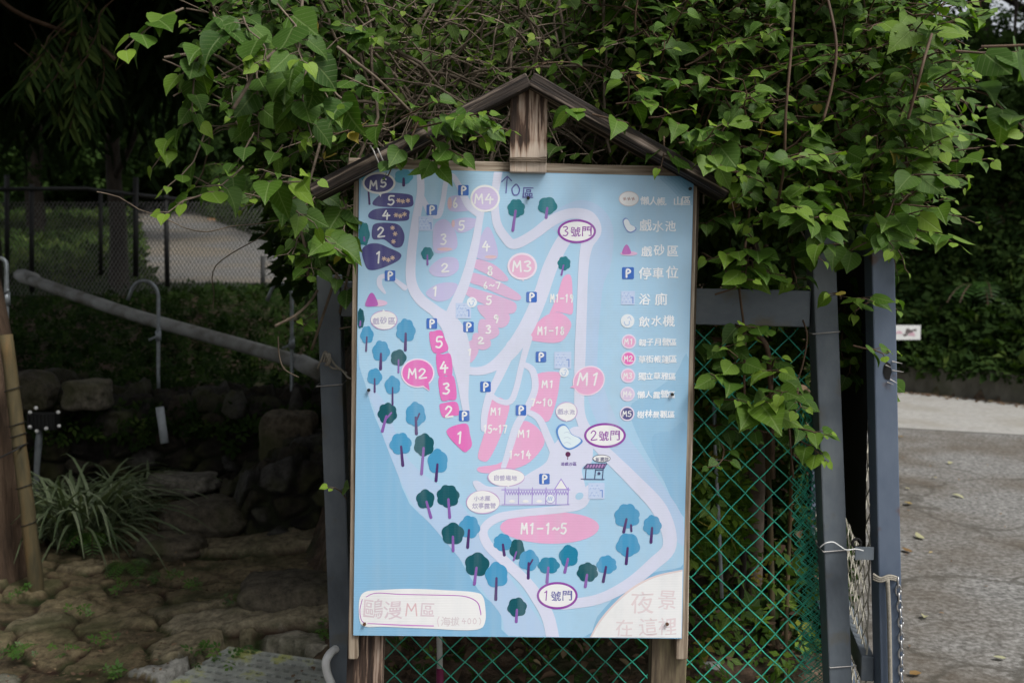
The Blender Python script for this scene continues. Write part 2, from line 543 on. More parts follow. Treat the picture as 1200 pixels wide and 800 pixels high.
class Vine:
    """stems plus heart leaves"""

    def __init__(s, on_roof=False):
        s.on_roof = on_roof
        s.pos, s.tip, s.nrm, s.size, s.tint = [], [], [], [], []
        s.tb = MB()

    def leaf(s, p, tip, nrm, size, tint):
        s.pos.append(tuple(p)); s.tip.append(tuple(tip)); s.nrm.append(tuple(nrm)); s.size.append(size); s.tint.append(tint)

    def shoot(s, p, d, n=6, step=.05, size=.08, droop=.25, tipyoung=True, r=.003, pet=.035, tint=.35):
        p = Vector(p)
        d = Vector(d).normalized()
        pts = [p.copy()]
        side = 1
        for i in range(n):
            d = (d + Vector((random.gauss(0, .22), random.gauss(0, .22), random.gauss(-droop * .3, .15)))).normalized()
            p = p + d * step * random.uniform(.7, 1.3)
            qx, qy = 600 + FPX * p.x / p.y, 310 + (CAMZ - p.z) * FPX / p.y
            if p.y < 2.86 and 412 < qx < 826 and qy > (208 if s.on_roof else 92 + abs(qx - 620) * .5): break
            pts.append(p.copy())
            t = i / max(1, n - 1)
            for rep in range(2 if random.random() < .55 else 1):
                side = -side
                out = d.cross(Vector((0, 0, 1)))
                if out.length < .1: out = Vector((1, 0, 0))
                out.normalize()
                tip = out * side * random.uniform(.5, 1.1) + d * random.uniform(.1, .7) + Vector((random.gauss(0, .25), random.gauss(-.25, .25), random.uniform(-.9, -.1)))
                nr = Vector((random.gauss(0, .3), random.uniform(-.9, -.1), random.uniform(.35, 1.1)))
                sz = size * (1 - .55 * t * t) * random.uniform(.7, 1.2)
                ti = tint + random.gauss(0, .13) + (.38 * t * t * t if tipyoung else 0)
                q = p + (tip.normalized() + Vector((0, 0, .4))) * pet * random.uniform(.5, 1)
                s.tb.tube([p, q], .0012, 3, cap=False)
                s.leaf(q, tip, nr, sz, ti)
        if len(pts) > 1: s.tb.tube(pts, [r * (1 - .6 * i / len(pts)) for i in range(len(pts))], 4, cap=False)

    def build(s, parent, mat, stemmat, kind='heart', lname='foliage', sname='stem'):
        o = leaves(lname, kind, s.pos, s.tip, s.nrm, s.size, np.array(s.tint), mat, parent)
        s.tb.build(sname, stemmat, parent, smooth=True)
        return o


# ------------------------------------------------------------------ terrain
def wall_y(x): return max(5.0, 12.2 - 1.26 * (x - 4.65))


def terrain(x, y):
    r = x / max(y, .5)
    n = noise.noise(Vector((x * .7, y * .7, 3))) * .06 + noise.noise(Vector((x * 2.3, y * 2.3, 9))) * .025
    # left terrace behind the rock wall, climbing towards the upper road
    left = sstep(6.45, 6.75, y) * .52 + sstep(6.7, 13.5, y) * .72 + max(0, y - 14) * .10
    mid = sstep(3.45, 5.2, y) * 1.15 + sstep(5, 9, y) * .4
    k = sstep(-.215, -.13, r)
    bank = left * (1 - k) + mid * k
    k2 = sstep(.29, .335, r) if y > 0 else 1.0
    hill = sstep(-.16, -.05, r) * max(0, min(6.0, (y - 12.7) * .75))
    d = (y - wall_y(x)) / 1.6
    hr = 0 if d < .1 else .3 + min(3.0, max(0, d - .2) * .95)
    z = (bank + hill) * (1 - k2) + hr * k2
    flat = 1 - max(0, min(1, (z / .3)))
    return z + n * (1 - flat) - .03


def hit(px, py):
    d = ray(px, py)
    t = 2.0
    while t < 60:
        p = Vector((0, 0, CAMZ)) + d * t
        if terrain(p.x, p.y) >= p.z: return p
        t += .05
    return p


mb = MB()
xs = np.concatenate([np.arange(-60, -8, 2.0), np.arange(-8, 12, .16), np.arange(12, 60.1, 2.0)])
ys = np.concatenate([np.arange(-40, 2, 3.0), np.arange(2, 16, .14), np.arange(16, 90, 2.0)])
vsx = [(x, y, terrain(x, y)) for y in ys for x in xs]
nx = len(xs)
mb.add(vsx, [(j * nx + i, j * nx + i + 1, (j + 1) * nx + i + 1, (j + 1) * nx + i) for j in range(len(ys) - 1) for i in range(nx - 1)])
tag(mb.build('ground', M['soil'], smooth=True), kind='structure')


def sheet(name, poly, z, mat, n=1):
    m = MB()
    m.add([(x, y, z) for x, y in poly], [tuple(range(len(poly)))])
    return tag(m.build(name, mat), kind='structure')


# road beside the gate and the paler lane beyond it
g0 = G(1000, 798)
sheet('road', [(.55, -30), (40, -30), (40, 4.4), (10.4, 4.4), (9.3, 6.2), (8.45, 7.36), (2.6, 9.76), (2.4, 7.4), (1.02, 2.95), (.62, 2.2)], .008, M['road'])
sheet('concrete_lane', [(2.6, 9.77), (8.5, 7.35), (4.65, 12.2), (2.9, 14.4)], .012, M['lane'])

# upper road climbing away on the left
mb = MB()
vv, ff = [], []
rows = 40
for i in range(rows + 1):
    t = i / rows
    y = 13.6 + t * 30
    xc0, xc1 = -.385 * y - .12 * math.sin(y), -.17 * y - 0.3
    if t > .1:
        xc1 = -.17 * y - .3 - (t - .1) * 8.0
    for j in range(9):
        x = xc0 + (xc1 - xc0) * j / 8
        vv.append((x, y, 1.24 + max(0, y - 14) * .10 + .06))
for i in range(rows):
    for j in range(8):
        a = i * 9 + j
        ff.append((a, a + 1, a + 10, a + 9))
mb.add(vv, ff)
M['uproad'] = noisemat('worn_upper_road', [(.25, (.085, .083, .077)), (.7, (.165, .162, .155))], scale=9, detail=12, rough=.9, bump=.3, second=(.5, .45, .6, (.16, .135, .10), .8))
tag(mb.build('upper_road', M['uproad']), kind='structure')


# ------------------------------------------------------------------ stone paving with real relief
class Vor:
    def __init__(s, x0, x1, y0, y1, cx, cy, seed):
        r = np.random.default_rng(seed)
        gx, gy = np.meshgrid(np.arange(x0 - cx, x1 + cx, cx), np.arange(y0 - cy, y1 + cy, cy))
        gx = gx + (np.arange(gx.shape[0]) % 2)[:, None] * cx * .5
        s.p = np.stack([gx + r.uniform(-.42, .42, gx.shape) * cx, gy + r.uniform(-.38, .38, gx.shape) * cy], -1).reshape(-1, 2)
        s.asp = cx / cy
        s.rnd = r.random(len(s.p))

    def at(s, x, y):
        d = np.hypot(s.p[:, 0] - x, (s.p[:, 1] - y) * s.asp)
        i = np.argpartition(d, 2)[:3]
        i = i[np.argsort(d[i])]
        return int(i[0]), d[i[0]], d[i[1]]


def stonemat(name, cols, gapcol, rough=.85):
    """stone colour by the 'stone' attribute (0..1), joints and moss by 'gap'"""
    m, n, b, L = newmat(name)
    a1 = n.nodes.new('ShaderNodeAttribute'); a1.attribute_name = 'stone'
    a2 = n.nodes.new('ShaderNodeAttribute'); a2.attribute_name = 'gap'
    cr = n.nodes.new('ShaderNodeValToRGB')
    el = cr.color_ramp.elements
    el[0].position, el[0].color = 0, (*cols[0], 1)
    el[1].position, el[1].color = 1, (*cols[-1], 1)
    for i, c in enumerate(cols[1:-1]):
        e = el.new((i + 1) / (len(cols) - 1)); e.color = (*c, 1)
    L.new(a1.outputs['Fac'], cr.inputs[0])
    tc = n.nodes.new('ShaderNodeTexCoord')
    no = n.nodes.new('ShaderNodeTexNoise'); no.inputs['Scale'].default_value = 22; no.inputs['Detail'].default_value = 10
    no.inputs['Roughness'].default_value = .7
    L.new(tc.outputs['Object'], no.inputs['Vector'])
    mr = n.nodes.new('ShaderNodeMapRange'); mr.inputs['From Min'].default_value = .3; mr.inputs['From Max'].default_value = .7
    mr.inputs['To Min'].default_value = .25; mr.inputs['To Max'].default_value = 1.75
    L.new(no.outputs['Fac'], mr.inputs[0])
    mul = n.nodes.new('ShaderNodeMix'); mul.data_type = 'RGBA'; mul.blend_type = 'MULTIPLY'; mul.inputs['Factor'].default_value = 1
    L.new(cr.outputs[0], mul.inputs['A']); L.new(mr.outputs[0], mul.inputs['B'])
    n2 = n.nodes.new('ShaderNodeTexNoise'); n2.inputs['Scale'].default_value = 3.5; n2.inputs['Detail'].default_value = 8
    L.new(tc.outputs['Object'], n2.inputs['Vector'])
    m2 = n.nodes.new('ShaderNodeMapRange'); m2.inputs['From Min'].default_value = .48; m2.inputs['From Max'].default_value = .66
    m2.inputs['To Max'].default_value = .75
    L.new(n2.outputs['Fac'], m2.inputs[0])
    moss = n.nodes.new('ShaderNodeMix'); moss.data_type = 'RGBA'
    L.new(m2.outputs[0], moss.inputs['Factor']); L.new(mul.outputs['Result'], moss.inputs['A']); moss.inputs['B'].default_value = (.055, .06, .022, 1)
    n3 = n.nodes.new('ShaderNodeTexNoise'); n3.inputs['Scale'].default_value = 9
    L.new(tc.outputs['Object'], n3.inputs['Vector'])
    gc = n.nodes.new('ShaderNodeValToRGB')
    ge = gc.color_ramp.elements
    ge[0].position, ge[0].color = .42, (*gapcol[0], 1)
    ge[1].position, ge[1].color = .58, (*gapcol[1], 1)
    L.new(n3.outputs['Fac'], gc.inputs[0])
    mg = n.nodes.new('ShaderNodeMix'); mg.data_type = 'RGBA'
    L.new(a2.outputs['Fac'], mg.inputs['Factor']); L.new(moss.outputs['Result'], mg.inputs['A']); L.new(gc.outputs[0], mg.inputs['B'])
    L.new(mg.outputs['Result'], b.inputs['Base Color'])
    b.inputs['Roughness'].default_value = rough
    b.inputs['Specular IOR Level'].default_value = .25
    nb = n.nodes.new('ShaderNodeTexNoise'); nb.inputs['Scale'].default_value = 45; nb.inputs['Detail'].default_value = 10
    nb.inputs['Roughness'].default_value = .7
    L.new(tc.outputs['Object'], nb.inputs['Vector'])
    bp = n.nodes.new('ShaderNodeBump'); bp.inputs['Strength'].default_value = .9; bp.inputs['Distance'].default_value = .02
    L.new(nb.outputs['Fac'], bp.inputs['Height']); L.new(bp.outputs[0], b.inputs['Normal'])
    return m


M['boulder'] = stonemat('boulder_rock', [(.045, .042, .034), (.08, .07, .052), (.12, .10, .07), (.16, .155, .135)], [(.012, .010, .008), (.02, .024, .010)])
M['paving'] = stonemat('stone_paving', [(.074, .056, .033), (.155, .122, .070), (.21, .172, .10), (.26, .25, .21), (.52, .53, .53)], [(.035, .017, .010), (.022, .034, .008)])
M['rock'] = stonemat('rock', [(.009, .008, .007), (.020, .017, .013), (.036, .029, .020), (.062, .060, .055)], [(.012, .010, .008), (.02, .024, .010)])


def relief(name, nu, nv, fn, vor, uvf, depth, gapw, mat, stonefn, parent=None, rough=.45):
    V, st, gp = [], [], []
    for j in range(nv + 1):
        for i in range(nu + 1):
            p, nn = fn(i / nu, j / nv)
            a, b_ = uvf(p, i / nu, j / nv)
            wx, wy = a + .05 * noise.noise(Vector((a * 5, b_ * 5, 1))) + .015 * noise.noise(Vector((a * 22, b_ * 22, 3))), b_ + .05 * noise.noise(Vector((a * 5, b_ * 5, 7)))
            k, f1, f2 = vor.at(wx, wy)
            e = sstep(gapw * .3, gapw, f2 - f1)
            h = depth * (e * (.75 + .7 * (vor.rnd[k] - .5)) + rough * noise.fractal(Vector(p) * 9, .8, 2.0, 5) * e)
            h += depth * e * 4.5 * ((wx - vor.p[k][0]) * (vor.rnd[k] - .5) + (wy - vor.p[k][1]) * (vor.rnd[(k * 7) % len(vor.rnd)] - .5))
            V.append(Vector(p) + Vector(nn) * h)
            st.append(stonefn(vor, k))
            gp.append(1 - e)
    me = bpy.data.meshes.new(name)
    me.from_pydata([tuple(v) for v in V], [], [(j * (nu + 1) + i, j * (nu + 1) + i + 1, (j + 1) * (nu + 1) + i + 1, (j + 1) * (nu + 1) + i) for j in range(nv) for i in range(nu)])
    for nm, dat in (('stone', st), ('gap', gp)):
        a = me.attributes.new(nm, 'FLOAT', 'POINT')
        a.data.foreach_set('value', dat)
    me.polygons.foreach_set('use_smooth', [True] * len(me.polygons))
    me.materials.append(mat)
    return link(name, me, parent)


vp = Vor(-4, .4, 3.0, 7.0, .31, .21, 5)
GQ = [(p.x, p.y) for p in (G(168, 816), G(266, 752), G(404, 770), G(424, 866))]
o = relief('stone_path', 230, 200, lambda u, v: ((-3.6 + 2.98 * u, 3.05 + 3.65 * v, (-.09 if inpoly(-3.6 + 2.98 * u, 3.05 + 3.65 * v, GQ) else 0) + .02 * math.sin(u * 9)), (0, 0, 1)), vp,
           lambda p, u, v: (p[0] + p[1] * .5, p[1] - p[0] * .12), .034, .042, M['paving'],
           lambda vo, k: min(1, vo.rnd[k] * .6 + (.5 if (vo.p[k][1] < 3.95 and vo.rnd[k] > .25) else 0)))
tag(o, kind='structure')

vw = Vor(-6, 0, -.5, 1.5, .20, .15, 11)


def wall_fn(u, v):
    x = -4.6 + 3.75 * u
    top = .60 + .12 * sstep(-2.6, -3.3, x) + .05 * noise.noise(Vector((x * 2, 1, 1)))
    y = 6.5 + .12 * noise.noise(Vector((x * 1.2, 2, 2)))
    if v < .72:
        t = v / .72
        return (x, y - .05 * (1 - t), -.05 + (top + .05) * t), (0, -1, .15)
    t = (v - .72) / .28
    return (x, y + .5 * t, top + .02 * t), (0, -.2, 1)


o = relief('rock_wall', 200, 70, wall_fn, vw, lambda p, u, v: (p[0], p[2] + max(0, p[1] - 6.6)), .10, .04, M['rock'], lambda vo, k: vo.rnd[k])
tag(o, 'long dark rubble wall holding up the overgrown bank behind the paving', 'wall')


def low_fn(u, v):
    x = -1.72 + 1.15 * u
    top = .20 + .18 * sstep(0, .45, u) + .04 * noise.noise(Vector((x * 3, 4, 1)))
    y = 5.5 - .1 * u + .35 * sstep(.3, .0, u)
    if v < .55:
        t = v / .55
        return (x, y - .04 * (1 - t), -.04 + (top + .04) * t), (0, -1, .2)
    t = (v - .55) / .45
    return (x, y + .75 * t, top + .10 * t), (0, -.15, 1)


vl = Vor(-3, 0, -.5, 2, .22, .15, 23)
o = relief('low_stone_wall', 90, 70, low_fn, vl, lambda p, u, v: (p[0], p[2] + max(0, p[1] - 5.5)), .08, .06, M['rock'], lambda vo, k: vo.rnd[k])
tag(o, 'low mossy dry stone wall stepping up beside the grey gate post', 'wall')


def boulder(name, c, size, label, seed, mat='boulder', box=0.0, tone=.5, rot=0):
    """displaced, squared-off boulder"""
    m = MB()
    n = 22
    V, F = [], []
    for j in range(n + 1):
        th = math.pi * j / n
        for i in range(n * 2):
            ph = math.pi * i / n
            d = Vector((math.sin(th) * math.cos(ph), math.sin(th) * math.sin(ph), math.cos(th)))
            mx = max(abs(d.x), abs(d.y), abs(d.z))
            r = (1 - box) + box / mx * .86
            r *= 1 + .16 * noise.fractal(d * 1.6 + Vector((seed * 3.1, 0, 0)), 1, 2, 5)
            p = Vector((d.x * size[0], d.y * size[1], d.z * size[2])) * r
            ca, sa = math.cos(rot), math.sin(rot)
            V.append((c[0] + p.x * ca - p.y * sa, c[1] + p.x * sa + p.y * ca, c[2] + p.z))
    for j in range(n):
        for i in range(n * 2):
            i2 = (i + 1) % (n * 2)
            F.append((j * n * 2 + i, (j + 1) * n * 2 + i, (j + 1) * n * 2 + i2, j * n * 2 + i2))
    me = bpy.data.meshes.new(name)
    me.from_pydata(V, [], F)
    for nm, val in (('stone', tone), ('gap', 0.0)):
        a = me.attributes.new(nm, 'FLOAT', 'POINT')
        a.data.foreach_set('value', [val] * len(V))
    me.polygons.foreach_set('use_smooth', [True] * len(me.polygons))
    me.materials.append(M[mat])
    me.update()
    return tag(link(name, me), label, 'boulder', 'boulders around the rock walls')


boulder('boulder', P(103, 462, 6.3), (.155, .12, .105), 'squared pale stone block sitting on top of the rubble wall', 1, box=.8, tone=.8)
boulder('boulder', P(340, 515, 6.15), (.20, .14, .20), 'brown stained upright block at the right end of the rubble wall', 2, box=.7, tone=.62)
boulder('boulder', P(212, 566, 5.9), (.23, .16, .065), 'long flat grey slab lying at the foot of the rubble wall', 3, box=.5, tone=.9)
boulder('boulder', P(240, 608, 5.6), (.28, .22, .12), 'broad moss covered stone left of the low dry stone wall', 4, box=.3, tone=.4)
boulder('boulder', P(200, 640, 5.25), (.20, .16, .07), 'small brown stone between the strap leaved clump and the mossy stone', 5, box=.3, tone=.5)
boulder('boulder', P(36, 458, 6.35), (.17, .14, .14), 'dark rounded stone on the rubble wall beside the leaning stake', 6, box=.4, tone=.25)
boulder('boulder', P(345, 700, 4.35), (.26, .2, .11), 'dark mossy lump of rock at the foot of the grey gate post', 8, box=.45, tone=.4)

# ------------------------------------------------------------------ the map sign
TL, TR, BL = P(421, 197, 2.69), P(813, 207, 2.71), P(414, 744, 2.645)
SN = (TR - TL).cross(BL - TL).normalized()
if SN.y > 0: SN = -SN
EYE = Vector((0, 0, CAMZ))


def S(px, py, off=0.0):
    """a point of the sign face; off = millimetres in front of it"""
    d = ray(px, py)
    o = TL + SN * (off * .001)
    return EYE + d * ((o - EYE).dot(SN) / d.dot(SN))


sign = thing('map_sign', (S(606, 746).x, 2.7, 0), 'pale blue illustrated campsite map board under a small charred timber gable', 'map sign')

LIN = {}


def rgb(*c):
    return s2l(c)


BASE = rgb(131, 180, 214)
LAND = rgb(166, 203, 229)
LAND2 = rgb(175, 200, 229)
ROAD = rgb(210, 214, 234)
WHITE = rgb(231, 232, 233)
NAVY = rgb(78, 76, 134)
LILAC = rgb(192, 188, 224)
PALEPINK = rgb(212, 178, 210)
PINK = rgb(226, 168, 205)
HOT = rgb(222, 112, 186)
PURPLE = rgb(140, 62, 160)
INK = rgb(92, 92, 160)
LWHITE = (.90, .93, .97)
DTEAL = rgb(14, 84, 96)
MTEAL = rgb(28, 126, 160)
TEAL = rgb(36, 118, 130)
TREEB = rgb(70, 150, 194)
LTEAL = rgb(92, 168, 196)
TRUNK = rgb(76, 46, 106)
LTRUNK = rgb(134, 92, 168)
PBLUE = rgb(58, 106, 188)
FADED = rgb(214, 197, 206)

pan = MB()
# board body: printed face at 0, 7 mm thick, white cut edge
cor = [(421, 197), (813, 207), (799, 748), (414, 744)]
front = [S(x, y, 0) for x, y in cor]
back = [S(x, y, 0) - SN * .007 for x, y in cor]
pan.add(front, [(3, 2, 1, 0)], col=BASE)
for i in range(4):
    j = (i + 1) % 4
    pan.add([front[i], front[j], back[j], back[i]], [(0, 1, 2, 3)], col=rgb(225, 228, 230))
pan.add(back, [(0, 1, 2, 3)], col=rgb(200, 200, 200))
_tick = [0]


def lay(l):
    _tick[0] = (_tick[0] + 1) % 12
    return (.2 + l * .5 + _tick[0] * .012) * .28


def xr(y): return 813 - (y - 207) * 14 / 541
def xl(y): return 421 - (y - 197) * 7 / 547


def clipx(p):
    x, y = p
    y = min(max(y, 197.6 + (x - 421) * 10 / 392), 743.4 + (x - 414) * 4 / 385)
    return (min(max(x, xl(y) + .5), xr(y) - .5), y)


def poly(pts, col, l, smooth=True, n=5):
    pts = crom(pts, n, True) if smooth else pts
    o = lay(l)
    pan.add([S(*clipx(p), o) for p in pts], [tuple(range(len(pts)))], col=col)


def ell(cx, cy, rx, ry, col, l, n=40, rot=0, wob=0):
    c, s = math.cos(rot), math.sin(rot)
    pts = []
    for i in range(n):
        a = 2 * math.pi * i / n
        k = 1 + wob * math.sin(a * 3 + cx)
        x, y = rx * k * math.cos(a), ry * k * math.sin(a)
        pts.append((cx + x * c - y * s, cy + x * s + y * c))
    poly(pts, col, l, smooth=False)


def stroke(pts, w, col, l, sm=0):
    """round ended line; w one width or a width per point"""
    ws = list(w) if hasattr(w, '__len__') else [w] * len(pts)
    if sm == 0 and len(pts) > 2:  # straight runs with round joints
        for i in range(len(pts) - 1): stroke(pts[i:i + 2], ws[i:i + 2], col, l)
        return
    P3 = [(x, y, v) for (x, y), v in zip(pts, ws)]
    if sm and len(P3) > 2: P3 = [tuple(q) for q in crom(P3, sm)]
    o = lay(l)
    n = len(P3)
    Lf, Rt = [], []
    for i, (x, y, v) in enumerate(P3):
        a, b = P3[max(i - 1, 0)], P3[min(i + 1, n - 1)]
        dx, dy = b[0] - a[0], b[1] - a[1]
        d = math.hypot(dx, dy) or 1
        nx_, ny_ = -dy / d * v / 2, dx / d * v / 2
        Lf.append((x + nx_, y + ny_)); Rt.append((x - nx_, y - ny_))
    vs_ = Lf + Rt
    fs_ = [(i, i + 1, n + i + 1, n + i) for i in range(n - 1)]
    for e, (q, q2) in enumerate(((P3[0], P3[1]), (P3[-1], P3[-2]))):
        a0 = math.atan2(q[1] - q2[1], q[0] - q2[0])
        b0 = len(vs_)
        vs_ += [(q[0] + q[2] / 2 * math.cos(a0 + t), q[1] + q[2] / 2 * math.sin(a0 + t)) for t in np.linspace(-math.pi / 2, math.pi / 2, 7)]
        fs_.append(tuple(range(b0, b0 + 7)))
    pan.add([S(*clipx(p), o) for p in vs_], fs_, col=col)


HAND = {
    '1': [[(.3, .18), (.6, 0), (.48, 1)]], '2': [[(.1, .25), (.4, 0), (.78, .2), (.5, .6), (.08, 1), (.95, .93)]],
    '3': [[(.15, .08), (.6, 0), (.75, .22), (.4, .45), (.82, .66), (.55, .96), (.1, .93)]],
    '4': [[(.5, 0), (.08, .6), (.95, .55)], [(.66, .3), (.6, 1)]],
    '5': [[(.85, .02), (.28, .04), (.22, .45), (.65, .42), (.82, .7), (.5, 1), (.1, .92)]],
    '6': [[(.6, 0), (.25, .5), (.22, .85), (.5, 1), (.78, .8), (.55, .55), (.25, .72)]],
    '7': [[(.1, .05), (.88, .04), (.42, 1)]],
    '8': [[(.75, .15), (.45, 0), (.25, .22), (.7, .66), (.6, .95), (.28, .95), (.22, .68), (.72, .25), (.75, .15)]],
    '9': [[(.78, .2), (.42, .03), (.2, .3), (.45, .5), (.75, .2), (.72, .6), (.55, 1)]],
    '0': [[(.5, 0), (.15, .4), (.3, .95), (.7, .9), (.85, .4), (.5, 0)]],
    'O': [[(.5, 0), (.1, .4), (.25, .95), (.7, .95), (.9, .45), (.6, .02), (.4, .05)]],
    'M': [[(.05, 1), (.18, 0), (.5, .6), (.85, 0), (.95, 1)]], 'P': [[(.22, 1), (.25, 0), (.72, .05), (.8, .32), (.28, .52)]],
    '~': [[(.05, .58), (.32, .42), (.65, .62), (.95, .45)]], '-': [[(.1, .52), (.9, .5)]], '(': [[(.7, -.1), (.35, .45), (.6, 1.15)]], ')': [[(.3, -.1), (.65, .45), (.4, 1.15)]],
    'S': [[(.85, .1), (.4, .02), (.25, .3), (.75, .6), (.6, .97), (.1, .92)]],
}


def hand(t, x, y, cw, h, w, col, l=6, slant=0.0):
    for ch in t:
        for st in HAND.get(ch, []):
            stroke([(x + (px - slant * (py - .5)) * cw, y + py * h) for px, py in st], w, col, l, 0 if ch in 'M14-7' else 4)
        x += cw * 1.22


_fc = bpy.data.curves.new('glyph', 'FONT')
_fc.resolution_u = 3
_fc.offset = 0
_gl = {}


def glyph(ch):
    if ch not in _gl:
        _fc.body = ch
        o = bpy.data.objects.new('glyph', _fc)
        COL.objects.link(o)
        dg = bpy.context.evaluated_depsgraph_get()
        dg.update()
        e = o.evaluated_get(dg)
        me = e.to_mesh()
        _gl[ch] = ([(v.co.x, v.co.y) for v in me.vertices], [tuple(p.vertices) for p in me.polygons])
        e.to_mesh_clear()
        bpy.data.objects.remove(o)
    return _gl[ch]


def cjk(t, x, y, size, col, l=6, adv=1.0, slant=-.06, sx=1.0, bold=.35):
    """x left, y baseline of the first character; size in the sign's own grid"""
    r = random.Random(t)
    for i, ch in enumerate(t):
        vs_, fs_ = glyph(ch)
        a = r.uniform(-.05, .05)
        k = r.uniform(.92, 1.06)
        o = lay(l)
        dy = r.uniform(-.05, .05) * size
        pts = []
        for gx, gy in vs_:
            gx += -slant * gy * .5 + .025 * math.sin(gy * 9 + i)
            gy += .025 * math.sin(gx * 8 + i * 2)
            X, Y = gx * math.cos(a) - gy * math.sin(a), gx * math.sin(a) + gy * math.cos(a)
            pts.append((x + X * size * k * sx, y + dy - Y * size * k))
        pan.add([S(*clipx(p), o) for p in pts], fs_, col=col)
        if bold:
            for bk_ in ((1, .45), (.5, -.2)):
                pan.add([S(*clipx((p[0] + bold * bk_[0], p[1] + bold * bk_[1])), o + .012 + .012 * bk_[0]) for p in pts], fs_, col=col)
        x += size * adv


# land tones
poly([(424, 200), (600, 203), (812, 208), (811, 330), (809, 480), (804, 620), (801, 650), (798, 664), (760, 672), (730, 690), (700, 722), (684, 746), (596, 745), (586, 715), (560, 690), (520, 625), (480, 590), (458, 530), (440, 490), (428, 450), (419, 400)], LAND, 0, n=3)
poly([(596, 744), (588, 722), (572, 700), (545, 662), (510, 620), (480, 585), (452, 520), (438, 478), (430, 455), (450, 470), (480, 540), (540, 590), (600, 680), (640, 744)], LAND2, 1, n=4)
poly([(640, 262), (672, 236), (700, 240), (718, 265), (716, 310), (706, 340), (700, 420), (704, 440), (722, 490), (760, 545), (800, 605), (800, 640), (770, 600), (720, 530), (690, 470), (684, 400), (688, 300)], LAND2, 1, n=4)
poly([(807, 420), (790, 440), (760, 462), (738, 478), (752, 520), (785, 575), (803, 606), (806, 560)], rgb(148, 191, 221), .5, n=4)
poly([(805, 500), (785, 505), (764, 512), (772, 548), (802, 604)], rgb(141, 186, 218), .8, n=4)
# top right corner, deepening to dark teal in nested shapes
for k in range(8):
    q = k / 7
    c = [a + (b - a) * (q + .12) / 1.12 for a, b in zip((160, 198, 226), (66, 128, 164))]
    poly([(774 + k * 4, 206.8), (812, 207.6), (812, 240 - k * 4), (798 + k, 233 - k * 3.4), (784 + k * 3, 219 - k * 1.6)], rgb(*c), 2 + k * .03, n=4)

# zones
for pts, c in [
    ([(437, 240), (443, 230), (455, 226), (480, 228), (484, 234), (482, 242), (460, 243)], NAVY),
    ([(432, 255), (437, 246), (458, 243.6), (478, 246), (479.5, 252), (476, 258.5), (450, 258.6)], NAVY),
    ([(436, 268), (440, 262), (455, 261), (468, 264), (474, 276), (471, 288), (463, 290), (455, 284), (449, 280.5), (437, 280)], NAVY),
    ([(424, 293), (432, 286), (444, 285.5), (455, 290), (468, 296), (470, 301), (464, 307), (445, 315), (432, 316), (427, 308)], NAVY),
    ([(525, 233), (535, 229), (546, 233), (558, 243), (550, 247), (527, 247)], LILAC),
    ([(530, 259), (545, 255), (560, 258), (553, 268), (540, 273), (532, 268)], LILAC),
    ([(510, 262), (522, 257), (533, 270), (536, 288), (528, 294), (510, 296), (507, 278)], LILAC),
    ([(503, 314), (518, 302), (535, 303), (537, 316), (525, 324), (508, 323)], LILAC),
    ([(499, 343), (515, 332), (536, 333), (528, 349), (512, 353)], LILAC),
    ([(560, 286), (570, 266), (578, 275), (583, 302), (560, 303)], LILAC),
    ([(557, 304), (575, 308), (588, 317), (596, 328), (585, 329), (570, 321), (555, 313)], PALEPINK),
    ([(552, 320), (565, 322), (585, 330), (605, 342), (611, 349), (604, 352), (585, 345), (565, 336), (550, 330)], PALEPINK),
    ([(544, 335), (560, 339), (585, 347), (604, 355), (603, 366), (590, 367), (570, 358), (546, 345)], PALEPINK),
    ([(561, 357), (585, 361), (597, 369), (595, 380), (585, 384), (572, 376), (562, 366)], PALEPINK),
    ([(563, 374), (580, 379), (585, 391), (573, 398), (561, 391)], PALEPINK),
    ([(556, 390), (572, 395), (575, 405), (565, 410), (554, 403)], PALEPINK),
    ([(545, 404), (555, 398), (561, 410), (553, 424), (546, 421), (542, 412)], PALEPINK),
]: poly(pts, c, 3)
for pts in ([(660, 325), (669, 323), (671, 345), (671, 367), (662, 367), (650, 366), (640, 377), (653, 346)], [(636, 372), (655, 366), (669, 377), (666, 390), (655, 401), (630, 400), (618, 394)],
            [(630, 438), (655, 436), (656, 446), (652, 470), (643, 493), (630, 490), (619, 480), (626, 455)], [(576, 467), (596, 472), (594, 490), (585, 515), (573, 538), (565, 540), (560, 533), (568, 505)],
            [(612, 494), (625, 497), (636, 509), (637, 522), (621, 541), (600, 550), (577, 554), (562, 553), (561, 547), (588, 541), (600, 515)]): poly(pts, PINK, 3, n=4)
ell(645, 618, 58, 18.5, PINK, 3, wob=.02)
for x, y, w_, h_ in ((527, 238, 5, 14), (531, 262, 4, 9), (521, 292, 18, 4), (575, 301, 14, 4)): ell(x, y, w_ / 2, h_ / 2, rgb(214, 184, 190), 3.6, 16)

